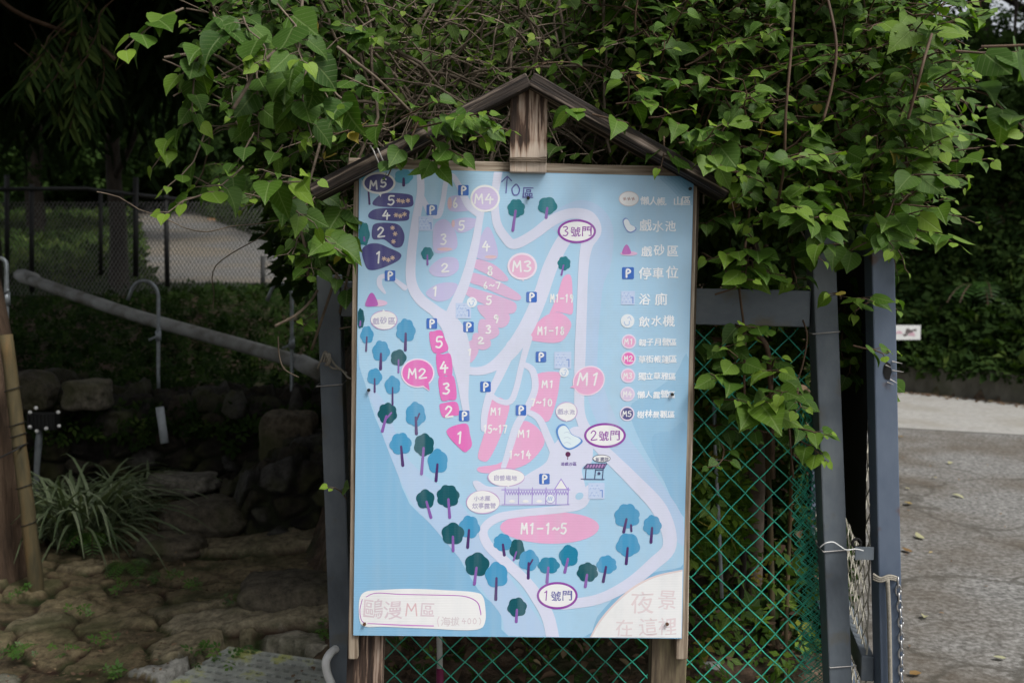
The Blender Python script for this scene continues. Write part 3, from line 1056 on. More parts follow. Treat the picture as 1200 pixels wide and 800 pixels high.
# roads
for pts, ws in [
    ([(492, 200), (493, 225), (487, 260), (482, 300), (482, 330), (492, 350), (512, 366), (530, 384), (538, 410), (542, 440), (544, 465), (547, 485)], [8, 9, 10, 11, 12, 13, 14, 24, 26, 16, 10, 8]),
    ([(493, 228), (500, 242), (505, 250), (514, 252), (519, 235), (523, 212), (530, 206), (538, 218), (549, 240), (562, 251)], [6, 7, 8, 7, 6, 6, 6, 7, 9, 9]),
    ([(567, 238), (563, 252), (556, 290), (545, 330), (530, 366), (527, 378)], [7, 8, 10, 12, 14, 16]),
    ([(584, 200), (580, 230), (582, 260), (592, 278), (603, 286), (625, 275), (648, 258), (670, 250), (690, 254), (697, 270), (688, 287), (684, 312), (682, 360), (680, 410), (679, 450), (681, 490), (700, 520), (740, 560), (774, 598), (785, 638), (765, 661), (735, 685), (700, 702), (660, 708)], [10, 9, 10, 11, 12, 12, 13, 12, 14, 16, 14, 12, 12, 13, 12, 12, 14, 16, 18, 16, 15, 13, 12, 12]),
    ([(690, 262), (665, 276), (646, 310), (632, 350), (616, 385), (596, 414), (572, 432), (550, 434), (540, 425)], [16, 16, 17, 17, 18, 17, 11, 9, 9]),
    ([(600, 405), (585, 440), (574, 462), (568, 485), (567, 502)], [14, 10, 9, 8, 7]),
    ([(620, 396), (612, 425), (605, 455), (598, 470), (586, 470), (574, 462)], [8, 7, 7, 7, 6, 6]),
    ([(612, 426), (624, 434), (627, 455), (618, 477), (605, 500), (597, 525), (590, 547)], [6, 8, 8, 8, 9, 8, 6]),
    ([(618, 482), (632, 491), (643, 515), (656, 545)], [6, 8, 9, 10]),
    ([(690, 572), (683, 590), (660, 596), (610, 601), (582, 607), (567, 620), (571, 637), (590, 656), (615, 680), (630, 700), (642, 722), (648, 747)], [8, 9, 9, 9, 10, 10, 11, 12, 13, 15, 15, 15]),
    ([(457, 322), (446, 325), (445, 334), (451, 343)], [4, 6, 6, 3]), ([(462, 327), (474, 337)], [4, 7]),
]: stroke(pts, ws, ROAD, 4.2, 6)
poly([(648, 522), (672, 500), (692, 508), (694, 540), (682, 548), (686, 570), (688, 586), (670, 590), (610, 592), (575, 590), (560, 576), (554, 565), (560, 563), (574, 570), (600, 566), (622, 553), (640, 541)], ROAD, 4.3, n=4)
ell(679, 581, 5, 4, LAND, 5.2, 20, rot=-.6)

# hot pink plots
for pts in ([(503, 391), (508, 388), (517, 387), (521, 396), (525, 410), (508, 413)], [(511, 416), (519, 415), (528, 415.5), (530, 439), (522, 440), (514, 440)], [(514, 443), (523, 441), (532, 441.5), (535, 466), (526, 468.5), (517, 468)], [(515, 475), (520, 472), (535, 471), (538, 485), (530, 487), (519, 488.5)], [(523, 505), (546, 496), (551, 510), (553, 521), (549, 527), (542, 528)]):
    poly(pts, HOT, 5)


# printed trees
def ptree(x, y, w_, h_, c, tx, ty, tc, fork=False, seed=0):
    r = random.Random(x * 7 + y)
    nb = r.choice((5, 6, 7))
    ph = r.uniform(0, 6)
    pts = []
    for i in range(36):
        a = 2 * math.pi * i / 36
        k = 1 + .09 * abs(math.sin(a * nb / 2 + ph)) * 1.6 - .08
        sq = 1 - .12 * math.sin(a) * -1 if c == TREEB else 1
        pts.append((x + w_ / 2 * k * math.cos(a) * (1 + (.13 if c == TREEB else .05) * math.sin(a)), y + h_ / 2 * k * math.sin(a)))
    poly(pts, c, 5, smooth=False)
    tw = 3.6 if w_ > 18 else 2.4
    stroke([(x + (tx - x) * .2, y + h_ * .14), (tx, ty - 2)], [tw * .75, tw], tc, 5.8)
    if fork: stroke([(x + (tx - x) * .4, y + h_ * .32), (x + 4.5, y - h_ * .02)], 2, tc, 5.9)


for a in [(473, 207, 21, 17, LTEAL, 473, 219, TRUNK), (430, 208, 13, 14, LTEAL, 433, 241, TRUNK), (426.5, 274, 13, 27, TEAL, 427, 284, LTRUNK), (500.7, 297, 14, 15, TEAL, 501, 312, LTRUNK),
          (605, 244, 20, 21, TEAL, 601, 272, LTRUNK), (641.6, 241, 22, 20, TEAL, 640, 257, LTRUNK), (661, 308.5, 15, 16, TEAL, 658, 324, LTRUNK), (422.5, 373, 9, 23, DTEAL, 422, 383, LTRUNK),
          (430, 392, 15, 20, TREEB, 429, 413, TRUNK), (475.5, 387, 22, 27, TREEB, 475, 412, TRUNK), (446.5, 411, 20, 24, TREEB, 446, 434, TRUNK), (467, 419, 18, 19, DTEAL, 467, 438, LTRUNK),
          (439, 441, 17, 19, TREEB, 439, 461, TRUNK), (460, 451, 18, 21, TREEB, 460, 476, TRUNK), (454, 484, 22, 24, DTEAL, 448, 507, LTRUNK, True), (487, 485, 23, 28, TREEB, 488, 510, TRUNK, True),
          (469.5, 519.5, 25, 25, TREEB, 472, 547, TRUNK), (497, 521, 23, 26, DTEAL, 494, 557, LTRUNK), (513, 540, 23, 28, TREEB, 511, 565, TRUNK), (498.5, 584.5, 21, 22, DTEAL, 505, 608, LTRUNK),
          (525, 581, 26, 26, DTEAL, 527, 608, LTRUNK), (550, 617, 24, 26, TREEB, 548, 643, TRUNK), (530.7, 625, 26, 25, DTEAL, 531, 647, LTRUNK), (559, 661, 28, 27, DTEAL, 556, 686, LTRUNK),
          (582, 673, 26, 29, TREEB, 581, 704, TRUNK), (589, 635, 21, 20, TREEB, 591, 652, TRUNK), (606, 643, 17, 23, DTEAL, 602, 658, LTRUNK), (606, 711, 22, 22, DTEAL, 605, 730, LTRUNK),
          (619.7, 656, 23, 24, TREEB, 619, 679, TRUNK, True), (643, 662, 25, 19, MTEAL, 641, 684, LTRUNK), (666.5, 651, 22, 25, MTEAL, 662, 672, LTRUNK), (688.5, 670, 24, 22, DTEAL, 686, 689, LTRUNK),
          (711, 661, 23, 21, TREEB, 707, 683, TRUNK), (736, 638, 27, 27, TREEB, 734, 662, TRUNK), (735, 604, 29, 28, TREEB, 731, 625, TRUNK), (764.5, 615, 21, 23, TREEB, 763, 637, TRUNK)]:
    ptree(*a)
stroke([(739.5, 615), (740, 622)], 2.6, TRUNK, 5.9)

# parking marks
for x, y in [(543, 223), (506, 246), (457, 323), (506, 379), (549, 383), (623, 348), (634, 418), (569, 453), (610.5, 480.5), (544, 487), (638, 561), (736, 320)]:
    k = 6.2 if x != 736 else 7
    poly([(x - k, y - k + 1), (x - k + 1, y - k), (x + k - 1, y - k), (x + k, y - k + 1), (x + k, y + k - 1), (x + k - 1, y + k), (x - k + 1, y + k), (x - k, y + k - 1)], PBLUE, 6, smooth=False)
    hand('P', x - 3.3, y - 4, 7.2, 8.6, 2.1, WHITE, 7)


# speech bubbles
def bubble(x, y, rx, ry, c, tail, edge=2.4, ec=WHITE, rot=0):
    poly([(x - 4, y + ry * .6), tail, (x + 5, y + ry * .6)], ec, 5.9, smooth=False)
    ell(x, y, rx + edge, ry + edge, ec, 6, rot=rot)
    ell(x, y, rx, ry, c, 6.6, rot=rot)


bubble(444, 214.5, 17, 10.5, NAVY, (446, 231))
hand('M', 433, 212, 9, 9.5, 2, WHITE, 7.2); hand('5', 445.5, 210, 8, 9, 2, WHITE, 7.2)
bubble(568.5, 232.5, 15, 13.5, rgb(204, 190, 226), (564, 249))
hand('M4', 556, 227.5, 10, 11, 1.8, WHITE, 7.2)
bubble(612, 312, 15, 13.5, rgb(224, 178, 208), (613, 330), ec=rgb(232, 218, 232))
hand('M3', 600.5, 306, 10.5, 12, 1.9, WHITE, 7.2)
bubble(489.5, 437, 18, 15.5, HOT, (504, 459), edge=1.6, ec=rgb(236, 214, 234))
poly([(494, 450), (503.5, 457.5), (502, 447)], HOT, 7.0, smooth=False)
hand('M2', 478, 432, 10, 11, 1.8, WHITE, 7.2)
bubble(690, 446, 18, 15.5, PINK, (665, 454.5), edge=1.4, rot=-.5, ec=rgb(236, 214, 230))
poly([(668, 453.6), (676, 449), (677, 456)], PINK, 7.0, smooth=False)
hand('M1', 677, 437, 12, 14, 2, WHITE, 7.2, .15)

# plot numbers
for t, x, y, c, h in [('5', 454, 229.5, 9, 10.5), ('4', 448, 247, 9, 10), ('2', 442, 266.5, 9, 11), ('1', 439, 295, 9, 13), ('6', 530, 232, 7, 11), ('5', 537, 259, 8, 10.5), ('3', 516, 274.5, 8, 12), ('2', 517, 309, 9, 9.5), ('1', 506, 336, 8, 10.5), ('4', 565, 283, 9, 11),
                      ('8', 570.5, 312.5, 8, 10), ('5', 569.5, 347, 7, 9.5), ('9', 578, 369, 7, 9), ('3', 569, 381.5, 7, 9), ('2', 560, 395, 7, 7.5), ('1', 547, 409, 7, 7)]:
    hand(t, x, y, c, h, 1.9, WHITE, 6)
hand('6~7', 566, 330.5, 6, 7.5, 1.4, WHITE, 6)
for t, x, y in [('5', 510, 394.5), ('4', 515.5, 424), ('3', 518.5, 449), ('2', 521.5, 476)]: hand(t, x, y, 9.5, 12.5, 2.1, WHITE, 6)
hand('1', 534, 506, 9.5, 13, 2.1, WHITE, 6)
hand('M1-19', 645, 345, 4.6, 9, 1.5, WHITE, 6); hand('M1-18', 630, 383, 5.4, 9, 1.6, WHITE, 6)
hand('M1', 635, 446, 6.5, 8, 1.6, WHITE, 6); hand('7~10', 622, 467, 5.4, 8.5, 1.6, WHITE, 6)
hand('M1', 575, 478, 6, 8, 1.5, WHITE, 6); hand('15~17', 566, 498, 4.8, 9, 1.6, WHITE, 6)
hand('M1', 607, 504, 7, 8, 1.6, WHITE, 6); hand('1~14', 596, 528, 5.6, 9, 1.6, WHITE, 6)
hand('M1-1~5', 610.5, 613, 7.6, 12, 2.1, WHITE, 6)
# little stars
for x, y in [(467, 235), (472, 236), (478, 235), (464, 252), (469, 253), (474, 251), (460, 267), (463, 274), (461, 283), (450, 303), (455, 304.5), (460, 302)]:
    for k in range(3):
        a = k * math.pi / 3 + x
        stroke([(x - 2.3 * math.cos(a), y - 2.3 * math.sin(a)), (x + 2.3 * math.cos(a), y + 2.3 * math.sin(a))], 1.2, rgb(218, 192, 172), 6)
# arrow and O zone
stroke([(593, 226), (594.5, 207)], 1.3, INK, 6); stroke([(588, 213), (594.5, 206.5), (599.5, 212)], 1.3, INK, 6)
hand('O', 599, 216, 11, 12.5, 1.4, INK, 6); cjk('區', 611, 232, 15, INK)

# gates
for x, y, rx, ry, t in [(676, 271, 20.5, 12, '3'), (709, 510, 22.5, 12.6, '2'), (653, 697.5, 22, 14, '1')]:
    ell(x, y, rx + 2, ry + 2, PURPLE, 6.6)
    ell(x, y, rx - .6, ry - .6, WHITE, 7.0)
    hand(t, x - 17, y - 5.5, 8, 11, 1.2, PURPLE, 7.4)
    cjk('號門', x - 8, y + 5, 12.5, INK if t == '1' else PURPLE, 7.4, adv=1.02)
# sand heap
ell(441, 355, 13, 4, rgb(224, 190, 218), 5); poly([(428, 358), (431, 348), (435, 343), (439, 346), (443, 357), (436, 359)], rgb(178, 96, 180), 5.4)
# white balloons
for x, y, rx, ry, tail, lines in [(450, 375, 15, 10.5, (449, 362), [('戲砂區', 436, 379, 9)]), (664, 482, 12, 10.5, (664, 494), [('戲水池', 653, 485, 7)]),
                                  (593, 559, 21, 10, (597, 571), [('自營場地', 578, 562.5, 7)]), (566, 588, 19, 13, (580, 584), [('小木屋', 555, 586, 6.5), ('炊事露營', 553, 595, 7)])]:
    ell(x, y, rx + .9, ry + .9, rgb(190, 160, 205), 6)
    poly([(x - 2.5, y + ry * .8 * (1 if tail[1] > y else -1)), tail, (x + 3, y + ry * .8 * (1 if tail[1] > y else -1))], WHITE, 6.4, smooth=False)
    ell(x, y, rx, ry, WHITE, 6.6, wob=.03)
    for t, tx, ty, ts in lines: cjk(t, tx, ty, ts, rgb(172, 166, 196), 7.2)
# paddling pool
pool = [(654, 507), (656, 500.5), (661.5, 498.5), (666, 502.5), (670, 509), (678, 512.8), (680.5, 517), (673, 523), (665.5, 524.7), (659, 519.5)]
poly([(667 + (x - 667) * 1.17, 512 + (y - 512) * 1.15) for x, y in pool], rgb(86, 138, 206), 6.6); poly(pool, rgb(216, 231, 238), 7.0)
for yy in (505, 511, 517): stroke([(661, yy + 2), (665, yy + 1), (669, yy + 3)], .7, rgb(190, 205, 222), 7.4, 3)
ell(665.6, 532, 3, 3, rgb(96, 44, 84), 6); stroke([(665.6, 533), (665.2, 538)], .9, rgb(96, 44, 84), 6)
cjk('遊戲沙區', 657, 545, 4.6, rgb(128, 112, 170), 6)
# hut
ell(705, 537, 10.5, 4.6, rgb(60, 60, 90), 6.6); ell(705, 537, 9.8, 3.9, WHITE, 7.0); cjk('販賣部', 697.5, 539.6, 5.2, rgb(130, 130, 150), 7.4)
poly([(684, 548), (688, 544), (711, 543), (708, 548)], rgb(170, 130, 180), 6.4, smooth=False)
for a, b_ in [((684, 548.5), (688, 543.5)), ((688, 543.5), (711, 543)), ((711, 543), (708, 548.5)), ((684, 548.5), (708, 548.5)), ((687, 549), (686, 561)), ((707, 549), (706, 561)), ((698, 550), (697, 561)), ((681, 561), (708, 561.5)), ((698, 550.5), (706, 550.5))] + [((688 + k * 3.4, 544), (686.5 + k * 3.4, 548)) for k in range(7)]:
    stroke([a, b_], 1.0, rgb(66, 70, 110), 7.2)
ell(702, 554.5, 1.8, 1.8, rgb(66, 70, 110), 7.4, 12)
# row of shelters and tent
LINEP = rgb(158, 136, 210)
stroke([(588, 573.5), (668, 573.5)], 1.0, LINEP, 6.4); stroke([(588, 591), (667, 591)], .8, LINEP, 6.4)
for x in (592, 608, 624, 640, 652, 666): stroke([(x, 571), (x - .5, 590)], 1.0, LINEP, 6.4)
for k in range(24): stroke([(593 + k * 3.05, 575), (594.5 + k * 3.05, 579.5), (596 + k * 3.05, 575)], .8, LINEP, 6.6)
poly([(649, 573.5), (657.5, 560), (666, 573.5)], LINEP, 6.4, smooth=False); poly([(650.8, 572.6), (657.5, 562), (664.3, 572.6)], WHITE, 6.9, smooth=False)
for x in (600, 616, 632): ell(x, 587, 3.6, 1.5, WHITE, 6.4, 14)
ell(645, 584, 5.6, 5.6, LINEP, 7.0, 24); ell(645, 584, 5, 5, rgb(222, 228, 236), 7.3, 24)
for dx in (-2, 0, 2): stroke([(645 + dx - 1, 586), (645 + dx, 582)], .8, rgb(130, 160, 215), 7.6)
# wash rooms
for x, y, k in [(499, 262, 8.5), (543, 364, 9), (659.5, 422, 10), (699, 575, 9.5), (736, 349, 8)]:
    poly([(x - k, y - k), (x + k, y - k), (x + k, y + k), (x - k, y + k)], rgb(190, 206, 234), 6.2, smooth=False)
    for dx, dy in ((-.55, -.45), (.1, -.45), (-.55, .4), (.0, .4)):
        stroke([(x + dx * k - 2.4, y + dy * k + 2.4), (x + dx * k, y + dy * k - 2.4), (x + dx * k + 2.4, y + dy * k + 2.2)], 1.1, rgb(168, 190, 228), 6.7)
        stroke([(x + dx * k - 2.4, y + dy * k - .4), (x + dx * k + 2.6, y + dy * k - .6)], .9, rgb(206, 220, 242), 6.9)
    stroke([(x + k * .45, y - k * .05), (x + k * .72, y - k * .1), (x + k * .72, y + k * .75)], 1.2, rgb(112, 146, 212), 6.9)
# drinking water
for x, y, r_ in [(553, 354, 6), (661, 436, 5.6), (735.5, 376, 8)]:
    ell(x, y, r_, r_, rgb(226, 232, 238), 6.8, 28)
    stroke([(x - r_ * .5, y + r_ * .1), (x - r_ * .3, y + r_ * .6), (x + r_ * .2, y + r_ * .55), (x + r_ * .25, y)], 1.0, rgb(160, 188, 224), 7.2, 3)
    stroke([(x, y - r_ * .4), (x + r_ * .3, y - r_ * .6), (x + r_ * .5, y - r_ * .1)], 1.0, rgb(178, 200, 228), 7.2, 3)
# legend
ell(737, 233, 11.8, 8.8, rgb(208, 196, 196), 6); ell(737, 233, 11, 8, WHITE, 6.4)
for dx in (-5, 0, 5):
    for k in range(2):
        a = k * 1.57 + .4
        stroke([(737 + dx - 1.6 * math.cos(a), 233 - 1.6 * math.sin(a)), (737 + dx + 1.6 * math.cos(a), 233 + 1.6 * math.sin(a))], 1.4, rgb(190, 172, 170), 6.8)
lp = [(731, 259), (734, 256.5), (737, 259), (739, 263), (744, 266), (744, 269), (739, 271.5), (735, 269.5), (732, 264)]
poly([(737.5 + (x - 737.5) * 1.2, 264 + (y - 264) * 1.18) for x, y in lp], rgb(122, 146, 206), 6); poly(lp, rgb(226, 234, 240), 6.4)
ell(737, 297, 10, 2.6, rgb(218, 182, 214), 6); poly([(729, 297), (731, 290), (734, 286.5), (737, 289), (739.5, 296.5), (734, 298)], rgb(186, 106, 184), 6.4)
cjk('懶人帳.山區', 750, 239.5, 11.2, LWHITE, 6, adv=.86, bold=.55)
for t, x, y, s_, ad in [('戲水池', 749, 270, 14.5, 1.02), ('戲砂區', 751, 299, 14, 1.05), ('停車位', 748, 325, 15, 1.05), ('浴廁', 748, 356, 15, 1.25), ('飲水機', 748, 381, 13.5, 1.05)]:
    cjk(t, x, y, s_, LWHITE, 6, adv=ad, bold=.55)
for t, x, y, c, txt in [('M1', 737, 400, PINK, '親子月營區'), ('M2', 736.5, 420, rgb(226, 110, 184), '草街帳篷區'), ('M3', 736, 440, rgb(226, 178, 208), '獨立草雅區'), ('M4', 735.5, 461.5, rgb(212, 196, 224), '懶人露營區'), ('M5', 735, 484.5, NAVY, '樹林景觀區')]:
    ell(x, y, 8.6, 8.6, rgb(226, 214, 234), 6, 28); ell(x, y, 7, 7, c, 6.4, 28)
    hand(t, x - 5.3, y - 3, 4.8, 6.2, 1.1, WHITE, 7)
    cjk(txt, x + 11, y + 4.2, 9.4, LWHITE, 6, adv=.96, bold=.45)
# name plate
poly([(421, 703), (428, 693), (445, 691), (480, 689.5), (520, 691), (556, 693.5), (566, 699), (569, 715), (568.5, 728), (563, 736), (545, 738), (500, 736), (450, 734), (429, 734), (421.5, 727)], WHITE, 6, n=4)
stroke([(424.5, 702), (421.8, 714), (423, 725), (427, 730)], .9, rgb(170, 92, 180), 6.6, 4)
stroke([(429, 699), (441, 694.5), (470, 696), (520, 697), (545, 698.5), (559, 705), (563, 716), (563.5, 720)], [.8, 1, 1, 1, 1.1, 1.2, 1.2, 1], rgb(178, 100, 186), 6.6, 5)
stroke([(431, 730), (470, 732), (508, 733)], [1, 1.4, 1.2], rgb(196, 122, 198), 6.6, 4)
cjk('鷗漫', 424, 722, 23.5, FADED, 6.8, adv=1.04)
hand('M', 475, 707, 14, 14, 1.5, rgb(214, 180, 186), 6.8)
cjk('區', 491, 722, 19, FADED, 6.8)
hand('(', 511, 723, 5, 9, .8, FADED, 6.8); cjk('海拔', 516, 732, 11.5, rgb(212, 204, 208), 6.8); hand('400)', 541, 724, 5.2, 6.5, .9, rgb(212, 200, 206), 6.8)
# white quarter
poly([(691, 747)] + [tuple(p) for p in crom([(691, 747), (702, 727), (720, 706), (742, 687), (768, 674), (800, 667)], 6)] + [(799, 747)], rgb(222, 206, 206), 6, smooth=False)
poly([(693, 747)] + [tuple(p) for p in crom([(693, 747), (704, 728), (722, 707), (744, 688.5), (769, 676), (800, 669)], 6)] + [(799, 747)], WHITE, 6.4, smooth=False)
FA2 = rgb(221, 208, 211)
cjk('景', 770, 712, 26, FA2, 6.8, sx=.95); cjk('夜', 738, 716, 27, FA2, 6.8); cjk('在', 720, 743, 23, FA2, 6.8); cjk('這', 748, 743, 22, FA2, 6.8); cjk('裡', 771, 742, 24, FA2, 6.8)

m, n_, b_, L_ = newmat('printed_board')
at_ = n_.nodes.new('ShaderNodeAttribute'); at_.attribute_name = 'print'
tc_ = n_.nodes.new('ShaderNodeTexCoord')
mp_ = n_.nodes.new('ShaderNodeMapping'); mp_.inputs['Scale'].default_value = (16, 1, .9)
L_.new(tc_.outputs['Object'], mp_.inputs[0])
no_ = n_.nodes.new('ShaderNodeTexNoise'); no_.inputs['Scale'].default_value = 2.2; no_.inputs['Detail'].default_value = 6
L_.new(mp_.outputs[0], no_.inputs['Vector'])
mr_ = n_.nodes.new('ShaderNodeMapRange'); mr_.inputs['From Min'].default_value = .45; mr_.inputs['From Max'].default_value = .75; mr_.inputs['To Max'].default_value = .16
L_.new(no_.outputs['Fac'], mr_.inputs[0])
mx_ = n_.nodes.new('ShaderNodeMix'); mx_.data_type = 'RGBA'
L_.new(mr_.outputs[0], mx_.inputs['Factor']); L_.new(at_.outputs['Color'], mx_.inputs['A']); mx_.inputs['B'].default_value = (.55, .62, .68, 1)
nd_ = n_.nodes.new('ShaderNodeTexNoise'); nd_.inputs['Scale'].default_value = 3.2; nd_.inputs['Detail'].default_value = 9; nd_.inputs['Roughness'].default_value = .7
L_.new(tc_.outputs['Object'], nd_.inputs['Vector'])
md_ = n_.nodes.new('ShaderNodeMapRange'); md_.inputs['From Min'].default_value = .5; md_.inputs['From Max'].default_value = .78; md_.inputs['To Max'].default_value = .22
L_.new(nd_.outputs['Fac'], md_.inputs[0])
mg_ = n_.nodes.new('ShaderNodeMix'); mg_.data_type = 'RGBA'
L_.new(md_.outputs[0], mg_.inputs['Factor']); L_.new(mx_.outputs['Result'], mg_.inputs['A']); mg_.inputs['B'].default_value = (.30, .32, .31, 1)
L_.new(mg_.outputs['Result'], b_.inputs['Base Color'])
b_.inputs['Roughness'].default_value = .38
b_.inputs['Specular IOR Level'].default_value = .35
wv_ = n_.nodes.new('ShaderNodeTexWave'); wv_.bands_direction = 'Z'; wv_.inputs['Scale'].default_value = 45; wv_.inputs['Distortion'].default_value = .6
L_.new(tc_.outputs['Object'], wv_.inputs['Vector'])
bp_ = n_.nodes.new('ShaderNodeBump'); bp_.inputs['Strength'].default_value = .12; bp_.inputs['Distance'].default_value = .001
L_.new(wv_.outputs['Fac'], bp_.inputs['Height']); L_.new(bp_.outputs[0], b_.inputs['Normal'])
M['print'] = m
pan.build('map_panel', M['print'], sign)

# screws
for x, y in [(809, 221), (788, 462), (427, 731), (782, 731), (432, 457), (619, 232)]:
    q = S(x, y, 8.5)
    sm = MB()
    sm.tube([q - SN * .004, q + SN * .0015], .0045, 10)
    sm.build('screw', M['rust'] if y > 700 else M['fencepost'], sign)

# battens, posts, gable
bk = -14
bar('batten', S(409, 192.2, -24), S(824, 203.2, -24), .030, .030, M['batten'], sign, SN, seg=14, warp=.002)
bar('batten', S(421, 200, -24), S(414.5, 770, -24), .026, .030, M['batten'], sign, SN, seg=14, warp=.002)
bar('batten', S(810, 212, -24), S(798, 770, -24), .030, .030, M['batten'], sign, SN, seg=14, warp=.003)
A_ = S(449, 186, -72); B_ = S(429, 770, -72)
bar('post', A_, B_ + (B_ - A_).normalized() * .55, .098, .06, M['burnt'], sign, SN, seg=20, warp=.003)
A_ = S(798, 200, -72); B_ = S(782, 770, -72)
bar('post', A_, B_ + (B_ - A_).normalized() * .55, .098, .06, M['mosswood'], sign, SN, seg=20, warp=.003)
kp = bar('king_post', S(618.5, 203, 8), S(620, 96, 8), .097, .034, M['kingwood'], sign, SN, seg=8, warp=.002)
bt = MB()
for k in range(3):
    y0 = 184.5 + k * 1.8
    bt.tube([S(597.0, y0 + 1, 6), S(597.4, y0 + 1, 29), S(608, y0 + .4, 31), S(630, y0 + .8, 31), S(640, y0 - .3 + k, 29), S(640.3, y0, 6)], .0022, 6)
bt.build('binding_wire', M['twig'], sign, smooth=True)
ap = Vector(S(620, 95, 40))
for (x, y) in ((366, 226), (852, 226)):
    e = S(x, y, 40)
    bar('roof_board', ap + (e - ap).normalized() * .002 + Vector((.001 if x > 600 else -.001, .03, 0)), e + Vector((0, .03, 0)), .036, .12, M['roofwood'], sign, SN, seg=16, warp=.003, bevel=.004)
tw = MB()
for k in range(2):
    c = S(440 + k * 5, 181 - k * 2.5, 75)
    tw.tube([c + Vector((-.014, 0, .022)), c + Vector((-.006, -.006, .012)), c + Vector((.01, -.006, -.026)), c + Vector((.014, .0, -.036))], .0022, 6)
tw.build('tie_wire', M['wire'], sign, smooth=True)

# ------------------------------------------------------------------ gate frame, netting and leaf
GY = 2.86
gate = thing('steel_gateway', (P(970, 800, GY).x, GY, 0), 'grey painted steel frame of two square posts and a cross beam behind the map board', 'gate frame')


def sqpost(name, xt, yt, xb, yb, Y, wpx, mat, parent, ext=.35, dep=None):
    a, b = P(xt, yt, Y), P(xb, yb, Y)
    b = b + (b - a).normalized() * ext
    wd = wpx / FPX * Y
    return bar(name, b, a, wd, dep or wd, mat, parent, bevel=.004)


lp_ = sqpost('post', 386, 322, 402.5, 800, GY + .10, 26, M['steel'], gate)
rp_ = sqpost('post', 960.5, 268, 981.5, 800, GY, 27.5, M['steel'], gate)
bar('beam', P(402, 350, GY + .1), P(947, 361.5, GY + .01), .104, .06, M['steel'], gate, bevel=.004)
for px, py, hw in ((963.5, 388, 15), (388.5, 449, 14.5), (975.5, 640, 15), (983, 774, 15)):
    Y = GY if px > 600 else GY + .1
    r_ = Y / FPX * (hw + .6)
    c = P(px, py, Y)
    sm = MB()
    sm.tube([c + Vector((sx * r_, sy * r_ * 1.0, sx * .003 + sy * .002)) for sx, sy in ((-1, -1), (1, -1), (1, 1), (-1, 1), (-1, -1))], .0018, 5)
    sm.build('wire_tie', M['wire'], gate)

# rope knotted on the left post
rope = MB()
pts = [P(372, 432, 2.94), P(377, 420, 2.92), P(381, 412, 2.90), P(386, 418, 2.89), P(393, 428, 2.88), P(401, 434, 2.82), P(408, 442, 2.76), P(414, 444, 2.735)]
rope.tube([Vector(p) for p in crom(pts, 5)], .0032, 6)
rope.tube([Vector(p) for p in crom([P(380, 421, 2.90), P(389, 431, 2.885), P(397, 432, 2.86), P(406, 437, 2.80)], 5)], .003, 6)
for k in range(3):
    rope.tube([Vector(p) for p in crom([P(376 + k * 3, 424, 2.88), P(380 + k * 3, 414, 2.87), P(385 + k, 422, 2.87), P(381 + k * 2, 428, 2.88)], 4)], .0028, 6)
tag(rope.build('rope', M['rope'], smooth=True), 'frayed rope knotted round the grey post left of the map board', 'rope')

# green chain link netting
net = thing('chain_link_netting', (P(700, 800, GY + .06).x, GY + .06, 0), 'green plastic coated chain link netting stretched between the grey steel posts', 'netting')
NP = GY + .06


def netpt(px, py, d=0.0):
    n1 = noise.noise(Vector((px * .012, py * .012, 1))) * 3.0 + noise.noise(Vector((px * .04, py * .04, 4))) * 1.6
    n2 = noise.noise(Vector((px * .012, py * .012, 8))) * 3.0 + noise.noise(Vector((px * .04, py * .04, 14))) * 1.6
    return P(px + n1, py + n2, NP + d)


wm = MB()
u0, u1, v0, v1 = 440, 955, 384, 905
stp = 33.0
for fam in (1, -1):
    c0 = -v1 if fam == 1 else 0
    lo, hi = (u0 - v1, u1 - v0) if fam == 1 else (u0 + v0, u1 + v1)
    k = math.floor(lo / stp)
    while k * stp < hi:
        c = k * stp
        seg = []
        for t in np.arange(v0, v1 + .1, stp / 4):
            x = c + t if fam == 1 else c - t
            if u0 <= x <= u1: seg.append((x, t))
        if len(seg) > 2:
            wm.tube([netpt(x, y, .0018 * fam * math.cos((x * .5 + y * .5) / stp * 2 * math.pi)) for x, y in seg], .0020, 5)
        k += 1
wm.build('mesh', M['greenwire'], net, smooth=True)
wm = MB()
for k in range(16):
    x0 = 934 + k * 1.7 + random.uniform(-2, 2)
    pts = []
    for j, y in enumerate(np.arange(470 if k > 4 else 560, 905, 11)):
        sp = 3 + 5 * sstep(480, 760, y)
        pts.append(P(x0 + (y - 600) * .045 + (sp if (j + k) % 2 else -sp) + random.gauss(0, 1.2), y, NP - .01 + random.uniform(-.02, .025)))
    wm.tube(pts, .0016, 4)
wm.build('bunched_edge', M['greenwire'], net, smooth=True)

# open gate leaf seen almost edge on
leafg = thing('gate_leaf', (P(1035, 800, 2.78).x, 2.78, 0), 'dented blue grey steel gate leaf standing open edge on beside the frame', 'gate leaf')
LY = 2.78
sq = sqpost('stile', 1029.5, 262, 1041, 800, LY, 27, M['bluesteel'], leafg)
